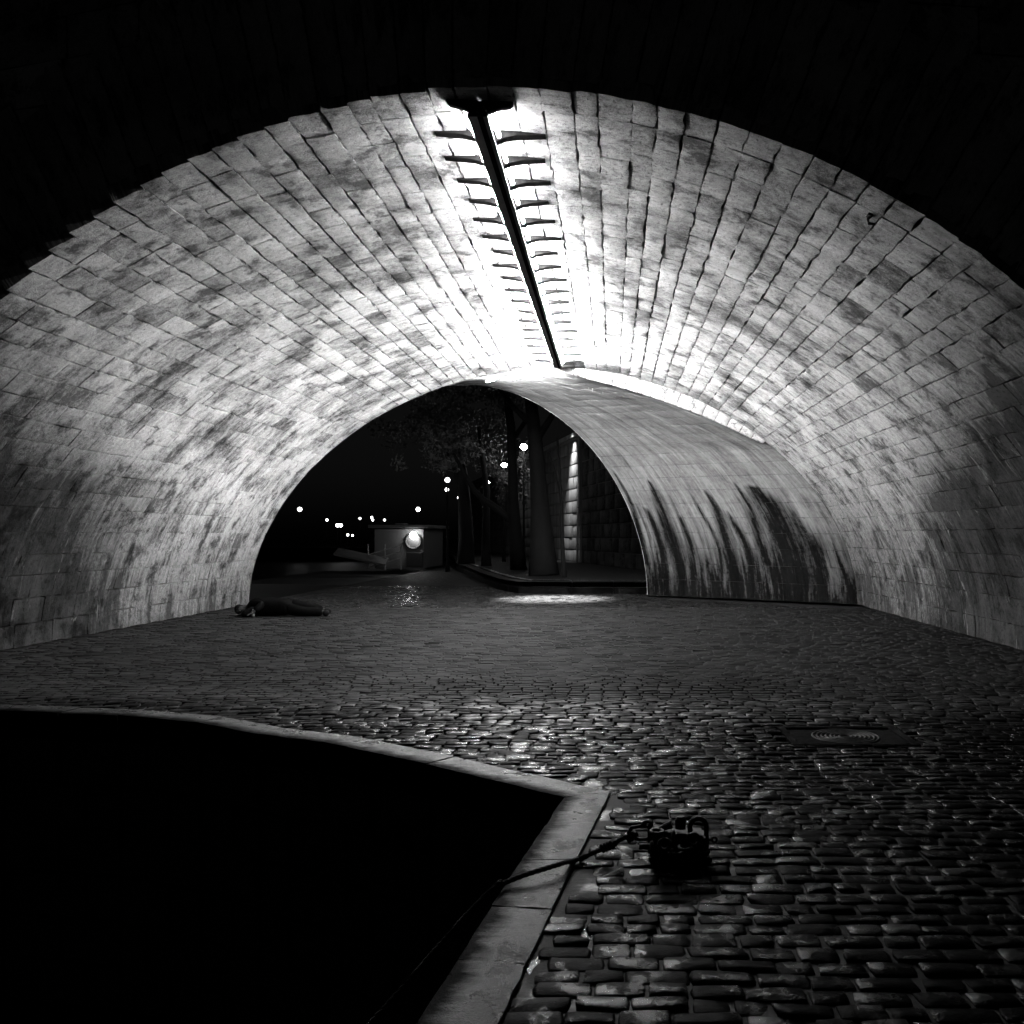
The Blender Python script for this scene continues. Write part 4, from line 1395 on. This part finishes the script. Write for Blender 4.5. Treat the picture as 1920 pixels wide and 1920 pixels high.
# retaining wall, two lengths
def stone_wall(label, p0, p1, H, cw, ch, M_WALL=M_WALL):
    p0 = Vector(p0); p1 = Vector(p1)
    w = empty('retaining_wall', ((p0 + p1) / 2).to_3d(), label, 'wall', 'retaining walls of the quay')
    d = (p1 - p0); L = d.length; d /= L
    nrm = Vector((-d.y, d.x))
    if nrm.dot(-p0) < 0: nrm = -nrm
    bm = bmesh.new()
    a, b_ = p0, p1
    add_box(bm, ((p0 + p1) / 2 - nrm * 0.42).to_3d() + Vector((0, 0, H / 2)), (L, 0.8, H), rot=Matrix.Rotation(math.atan2(d.y, d.x), 4, 'Z'))
    bm_obj('core', bm, M_MORTAR, w)
    ST = Stones()
    z = 0.27; r = 0
    flip = 1 if nrm.dot(Vector((-d.y, d.x))) > 0 else -1
    while z < H - 0.2:
        x = 0.0
        while x < L - 0.05:
            ww = random.uniform(cw * 0.75, cw * 1.25)
            if x == 0 and r % 2: ww *= 0.5
            if L - x - ww < cw * 0.3: ww = L - x
            fn = planar((p0.x, p0.y, 0), (d.x, d.y, 0), (0, 0, 1))
            # planar normal is d x z = (d.y, -d.x); walk so that it points to nrm
            if Vector((d.y, -d.x)).dot(nrm) > 0:
                ST.add(fn, x + .012, x + ww - .012, z + .012, z + ch - .012, 3, 3, base=random.uniform(0, .02), tone=random.uniform(-.25, .15), depth=0.08, rnd=0.012)
            else:
                def fn2(a, b, p0=p0, d=d, nrm=nrm):
                    return np.stack([p0.x + a * d.x, p0.y + a * d.y, b], 1), np.repeat(np.array([[nrm.x, nrm.y, 0]]), len(a), 0)
                ST.add(fn2, x + ww - .012, x + .012, z + .012, z + ch - .012, 3, 3, base=random.uniform(0, .02), tone=random.uniform(-.25, .15), depth=0.08, rnd=0.012)
            x += ww
        z += ch; r += 1
    place_stones(ST.finish(97), 'wall_stone', 'wall_stone_field', M_WALL, w, 300)
    bm = bmesh.new()
    add_box(bm, ((p0 + p1) / 2 - nrm * 0.36).to_3d() + Vector((0, 0, H + 0.1)), (L, 1.0, 0.22), rot=Matrix.Rotation(math.atan2(d.y, d.x), 4, 'Z'), bevel=0.03)
    bm_obj('cap_stone', bm, M_WALL, w)
    return w
stone_wall('tall streaked quay wall behind the tree trunks', (-1.62, 45.0), (-17.0, 100.0), 6.6, 1.5, 0.62)
stone_wall('dark quay wall between the bridge and the drainpipe', (3.4, 26.0), (-1.5, 44.6), 6.6, 1.5, 0.62, stone_material('soot black quay wall', 0.006, 0.035, 0.3, False))
# drainpipe on the corner
dp = empty('drainpipe', (-1.75, 44.6, 0.3), 'thin pale drainpipe on the corner of the quay wall', 'pipe')
bm = bmesh.new(); add_tube(bm, [(-1.72, 44.55, 0.3), (-1.68, 44.5, 3), (-1.62, 44.4, 6.5)], 0.05, 8); bm_obj('pipe', bm, simple('zinc pipe', 0.3, 0.4, 0.7), dp, True)
for z in (1.2, 3.0, 4.8):
    bm = bmesh.new(); add_ring(bm, (-1.66, 44.48, z), 0.06, 0.015, 'Z', seg=12, tseg=6); bm_obj('clip', bm, M_IRON, dp)

# ------------------------------------------------------------------ trees
leaf_lamps = [(982, 838), (945, 872), (915, 905), (839, 900), (838, 918), (862, 933)]
def tree(label, base, trunk_pts, radii, limbs, clumps, nleaf, lsize, seed):
    t = empty('plane_tree', base, label, 'tree', 'trees on the footway beyond the bridge')
    bm = bmesh.new()
    add_tube(bm, trunk_pts, radii, 12)
    bm_obj('trunk', bm, M_BARK, t, True)
    for pts, rr in limbs:
        bm = bmesh.new(); add_tube(bm, pts, rr, 8); bm_obj('limb', bm, M_BARK, t, True)
    r = np.random.default_rng(seed)
    vs = []; fs = []
    for c, rad in clumps:
        k = int(nleaf / len(clumps))
        d = r.normal(size=(k, 3)); d /= np.linalg.norm(d, axis=1)[:, None]
        sub = r.normal(size=(14, 3)) * 0.55
        cen = sub[r.integers(0, 14, k)] * np.array(rad)
        pos = np.array(c) + cen + d * (r.random(k) ** 0.6)[:, None] * np.array(rad) * 0.42
        for p in pos:
            u, v = to_px(p)
            if p[1] < 60 and any((u - a) ** 2 + (v - b) ** 2 < 10 ** 2 for a, b in leaf_lamps): continue
            a = Vector(r.normal(size=3)).normalized(); b_ = a.orthogonal().normalized()
            s_ = lsize * r.uniform(0.6, 1.3)
            P = Vector(p)
            n0 = len(vs)
            vs += [P - a * s_, P + b_ * s_ * 0.5 + a.cross(b_) * s_ * 0.15, P + a * s_, P - b_ * s_ * 0.5 + a.cross(b_) * s_ * 0.15]
            fs.append((n0, n0 + 1, n0 + 2, n0 + 3))
    me = bpy.data.meshes.new('crown'); me.from_pydata([v[:] for v in vs], [], fs)
    link_mesh('crown', me, M_LEAF, t)
    return t

def seq(lst, Y):
    return [px(u, v, Y) for u, v in lst]
Y1 = 34.0
tree('plane tree with a straight trunk and a branch reaching left over the road', gp(970, 1068, 0.285), [gp(972, 1068, 0.285)] + seq([(966, 1000), (962, 930), (961, 880), (958, 800), (950, 740), (940, 690)], Y1),
     [0.34, 0.24, 0.19, 0.17, 0.16, 0.13, 0.08],
     [(seq([(958, 976), (930, 952), (905, 936), (888, 918), (872, 890), (850, 850)], Y1), [0.13, 0.13, 0.12, 0.10, 0.08, 0.05]),
      (seq([(958, 830), (985, 790), (1010, 750)], Y1), [0.10, 0.08, 0.05])],
     [((-5.6, 35.5, 6.4), (1.3, 1.4, 1.1)), ((-4.2, 37, 7.6), (1.8, 1.6, 1.0)), ((-6.8, 35, 5.2), (1.0, 1.2, 0.8)), ((-4.6, 39, 5.6), (0.8, 0.7, 0.9)), ((-5.35, 44.6, 4.4), (0.75, 0.6, 1.7)), ((-5.5, 43.5, 5.6), (0.9, 0.7, 0.8)), ((-4.1, 41.6, 4.5), (0.4, 0.5, 1.3))], 6500, 0.085, 3)
Y2 = 30.3
tree('thick leaning plane tree nearest the bridge', gp(1018, 1078, 0.285), [gp(1020, 1079, 0.285)] + seq([(1016, 1020), (1012, 950), (1008, 880), (1003, 820), (995, 750), (985, 680)], Y2),
     [0.52, 0.40, 0.31, 0.26, 0.24, 0.2, 0.15],
     [(seq([(1003, 830), (1035, 780), (1060, 730)], Y2), [0.13, 0.10, 0.06]), (seq([(1000, 800), (960, 760), (930, 720)], Y2), [0.12, 0.09, 0.06])],
     [((-3.2, 31, 7.4), (1.8, 1.4, 1.1)), ((-1.4, 32, 7.8), (1.4, 1.4, 1.0)), ((-5.0, 31, 7.2), (1.4, 1.3, 1.0))], 2600, 0.085, 4)
Y3 = 40.0
tree('slim plane tree standing left of the straight trunk', gp(912, 1060, 0.285), [gp(912, 1061, 0.285)] + seq([(911, 1020), (912, 970), (913, 920), (905, 860), (898, 800)], Y3),
     [0.24, 0.19, 0.17, 0.15, 0.12, 0.08],
     [(seq([(912, 950), (890, 920), (870, 890)], Y3), [0.09, 0.07, 0.04])],
     [((-6.2, 41, 5.4), (1.2, 1.2, 1.0)), ((-4.9, 42, 4.6), (0.9, 0.9, 1.0)), ((-7.4, 42, 6.4), (1.5, 1.3, 1.2))], 3200, 0.085, 5)
tree('broad dark plane tree farthest along the footway', gp(874, 1056, 0.285), [gp(874, 1057, 0.285)] + seq([(874, 1010), (872, 960), (868, 900), (862, 840)], 43.2),
     [0.42, 0.36, 0.32, 0.26, 0.16],
     [(seq([(870, 930), (850, 880), (835, 840)], 43.2), [0.13, 0.1, 0.05])],
     [((-8.0, 44, 6.8), (1.6, 1.4, 1.3)), ((-6.5, 45, 6.6), (1.5, 1.3, 1.3)), ((-9.2, 45, 7.6), (1.6, 1.4, 1.3))], 3000, 0.09, 6)
tree('young thin tree right of the thick leaning trunk', gp(1058, 1081, 0.285), [gp(1058, 1082, 0.285)] + seq([(1055, 1030), (1053, 960), (1050, 900), (1045, 820)], 29.4),
     [0.085, 0.065, 0.055, 0.045, 0.03],
     [(seq([(1052, 930), (1040, 880), (1030, 850)], 29.4), [0.03, 0.025, 0.015])],
     [((-1.9, 29.6, 6.6), (0.7, 0.7, 0.8))], 400, 0.08, 8)

# ------------------------------------------------------------------ street lamps
def street_lamp(label, u, v, Y, r, zbase, mat, group, ry=1.0):
    p = px(u, v, Y)
    t = empty('street_lamp', (p.x, p.y, zbase), label, 'lamp', group)
    bm = bmesh.new()
    add_tube(bm, [(p.x, p.y, zbase), (p.x, p.y, zbase + 0.3), (p.x, p.y, zbase + 0.35), (p.x, p.y, p.z - r * ry)], [0.11, 0.10, 0.05, 0.035], 8)
    bm_obj('post', bm, M_POST, t, True)
    bm = bmesh.new(); add_sphere(bm, p, r, scale=(1, 1, ry)); bm_obj('globe', bm, mat, t, True)
    bm = bmesh.new(); add_tube(bm, [p + Vector((0, 0, r * ry)), p + Vector((0, 0, r * ry + 0.08))], [r * 0.6, 0.02], 8); bm_obj('finial', bm, M_POST, t, True)
    return t
G1 = 'street lamps on the footway and quay beyond the bridge'
street_lamp('brightest street lamp, highest, among the leaves right of the straight tree trunk', 982, 838, 40, 0.155, 0.285, M_LAMP, G1, 0.8)
street_lamp('bright street lamp half hidden in lit leaves, second highest', 945, 872, 46, 0.16, 0.285, M_LAMP, G1, 0.6)
street_lamp('small lamp seen through the leaves above the reaching branch', 915, 905, 60, 0.11, 0.285, M_LAMP, G1)
street_lamp('upper lamp of the close pair left of the trees', 839, 900, 42, 0.115, -0.06, M_LAMPS, G1)
street_lamp('lower lamp of the close pair left of the trees', 838, 918, 46, 0.095, -0.06, M_LAMPS, G1)
street_lamp('single lamp just right of and below the close pair', 862, 933, 52, 0.135, 0.285, M_LAMPS, G1)
G2 = 'lamps on the far river bank'
for (u, v, r, lab) in ((562, 955, 0.36, 'leftmost lamp on the far river bank, beside the edge of the vault'), (784, 955, 0.36, 'tall lamp on the far river bank directly above the lit cabin'),
                       (613, 975, 0.20, 'small far lamp, second from the left edge of the vault'), (675, 972, 0.19, 'first of three small far lamps in a row left of the cabin'),
                       (697, 970, 0.19, 'upper of two touching far lamps in the middle of the row'), (699, 975, 0.18, 'lower of two touching far lamps in the middle of the row'),
                       (721, 975, 0.19, 'last of three small far lamps in a row, nearest the cabin'), (633, 985, 0.30, 'left half of the bright far pair of lamps'),
                       (639, 985, 0.30, 'right half of the bright far pair of lamps'), (652, 1003, 0.2, 'left of two low far lamps just above the water'),
                       (661, 1004, 0.17, 'right of two low far lamps just above the water')):
    street_lamp(lab, u, v, 152, r, -0.3, M_LAMPS, G2)

# ------------------------------------------------------------------ houseboat at the quay
YB = 44.0
hb = empty('houseboat', (-11.5, YB, -2.0), 'dark moored houseboat with a white cabin lit by one lamp and a lifebuoy', 'boat')
def bx(u0, v0, u1, v1, Y, depth, name, mat, parent, bev=0.02):
    a, b_ = px(u0, v0, Y), px(u1, v1, Y)
    bm = bmesh.new()
    add_box(bm, ((a.x + b_.x) / 2, Y + depth / 2, (a.z + b_.z) / 2), (abs(b_.x - a.x), depth, abs(a.z - b_.z)), bevel=bev)
    return bm_obj(name, bm, mat, parent)
cab = bx(702, 992, 794, 1066, YB, 5.0, 'cabin', M_WHITE, hb)
bx(690, 984, 800, 990, YB - 0.35, 6.0, 'roof', M_WHITE, hb)
bx(741, 981, 757, 984, YB + 0.2, 1.0, 'roof_hatch', M_WHITE, hb)
bx(762, 1036, 792, 1062, YB - 0.25, 0.25, 'deck_box', M_HULL, hb)
# hull: long, low, pointed towards the camera
bm = bmesh.new()
outl = [(-9.25, 48), (-9.2, 41), (-9.3, 32), (-10.6, 26.5), (-13.4, 31), (-15.0, 38), (-15.2, 48)]
top = [bm.verts.new((x, y, -0.25 + max(0, 34 - y) * 0.06)) for x, y in outl]; bot_ = [bm.verts.new((x * 0.985 - 0.15, y + 0.3, -2.9)) for x, y in outl]
bm.faces.new(top); 
for k in range(len(outl)):
    k2 = (k + 1) % len(outl); bm.faces.new((top[k], top[k2], bot_[k2], bot_[k]))
bm_obj('hull', bm, M_HULL, hb)
# gangway and rails
bm = bmesh.new()
g0, g1 = px(625, 1038, 40), px(722, 1058, 41)
v4 = [g0, g1, g1 + Vector((-.1, 1.1, 0.25)), g0 + Vector((-.1, 1.1, 0.25))]
f = [bm.verts.new(p) for p in v4]; g = [bm.verts.new(p - Vector((0, 0, 0.08))) for p in v4]
bm.faces.new(f); bm.faces.new(g[::-1])
for k in range(4):
    k2 = (k + 1) % 4; bm.faces.new((f[k], f[k2], g[k2], g[k]))
bm_obj('gangway', bm, M_DECK, hb)
for k in range(3):
    bm = bmesh.new()
    add_tube(bm, [px(690, 1064 - 12 * k, 41.5), px(752, 1046 - 12 * k, 42.5)], 0.025, 6)
    bm_obj('rail', bm, M_RAIL, hb)
for u in (690, 722, 752):
    bm = bmesh.new(); add_tube(bm, [px(u, 1068, 42), px(u, 1020, 42)], 0.03, 6); bm_obj('rail_post', bm, M_RAIL, hb)
p = px(775, 1015, YB - 0.06)
lb = empty('lifebuoy', p, 'ring lifebuoy hanging under the lamp on the white cabin wall', 'lifebuoy')
bm = bmesh.new(); add_ring(bm, p, 0.36, 0.06, 'Y', seg=28, tseg=8); bm_obj('ring', bm, M_BUOY, lb, True)
for k in range(4):
    t = math.pi / 4 + k * math.pi / 2
    bm = bmesh.new(); add_ring(bm, p + Vector((0.36 * math.cos(t), 0, 0.36 * math.sin(t))), 0.066, 0.012, 'Y', seg=10, tseg=5); bm_obj('band', bm, M_WHITE, lb)
p = px(775, 1004, YB - 0.34)
cl = empty('cabin_lamp', p, 'bright round lamp on the end wall of the white cabin', 'lamp')
bm = bmesh.new(); add_sphere(bm, p, 0.17, scale=(1, 0.6, 1.1)); bm_obj('globe', bm, M_CABINLAMP, cl, True)
bm = bmesh.new(); add_tube(bm, [p + Vector((0, 0.08, 0.1)), p + Vector((0, 0.36, 0.2))], 0.03, 6); bm_obj('arm', bm, M_POST, cl)

# ------------------------------------------------------------------ unseen lamps: one added for the bright road pool, one washing the quay wall
def flood(label, loc, target, energy, size, blend):
    loc = Vector(loc); target = Vector(target)
    t = empty('unseen_flood_lamp', loc, label, 'lamp', 'unseen flood lamps behind the bridge')
    d = (target - loc).normalized()
    bm = bmesh.new()
    add_tube(bm, [loc - d * 0.22, loc - d * 0.18, loc + d * 0.02], [0.06, 0.09, 0.13], 12, cap=True)
    bm_obj('housing', bm, M_POST, t, True)
    ld = bpy.data.lights.new('flood_light', 'SPOT'); ld.energy = energy; ld.spot_size = math.radians(size); ld.spot_blend = blend; ld.shadow_soft_size = 0.08
    lo = bpy.data.objects.new('flood_light', ld); COL.objects.link(lo)
    lo.parent = t; lo.matrix_parent_inverse = Matrix.Translation(-loc)
    lo.location = loc + d * 0.06
    lo.rotation_euler = d.to_track_quat('-Z', 'Y').to_euler()
flood('unseen flood lamp added to cast the pool of light on the road', (-1.4, 25.5, 5.6), (-1.5, 23.9, 0), 90000, 34, 0.9)
flood('unseen flood lamp high on the quay wall by the drainpipe', (-2.40, 45.6, 7.5), (-1.98, 46.35, 4.4), 4200, 44, 0.9)
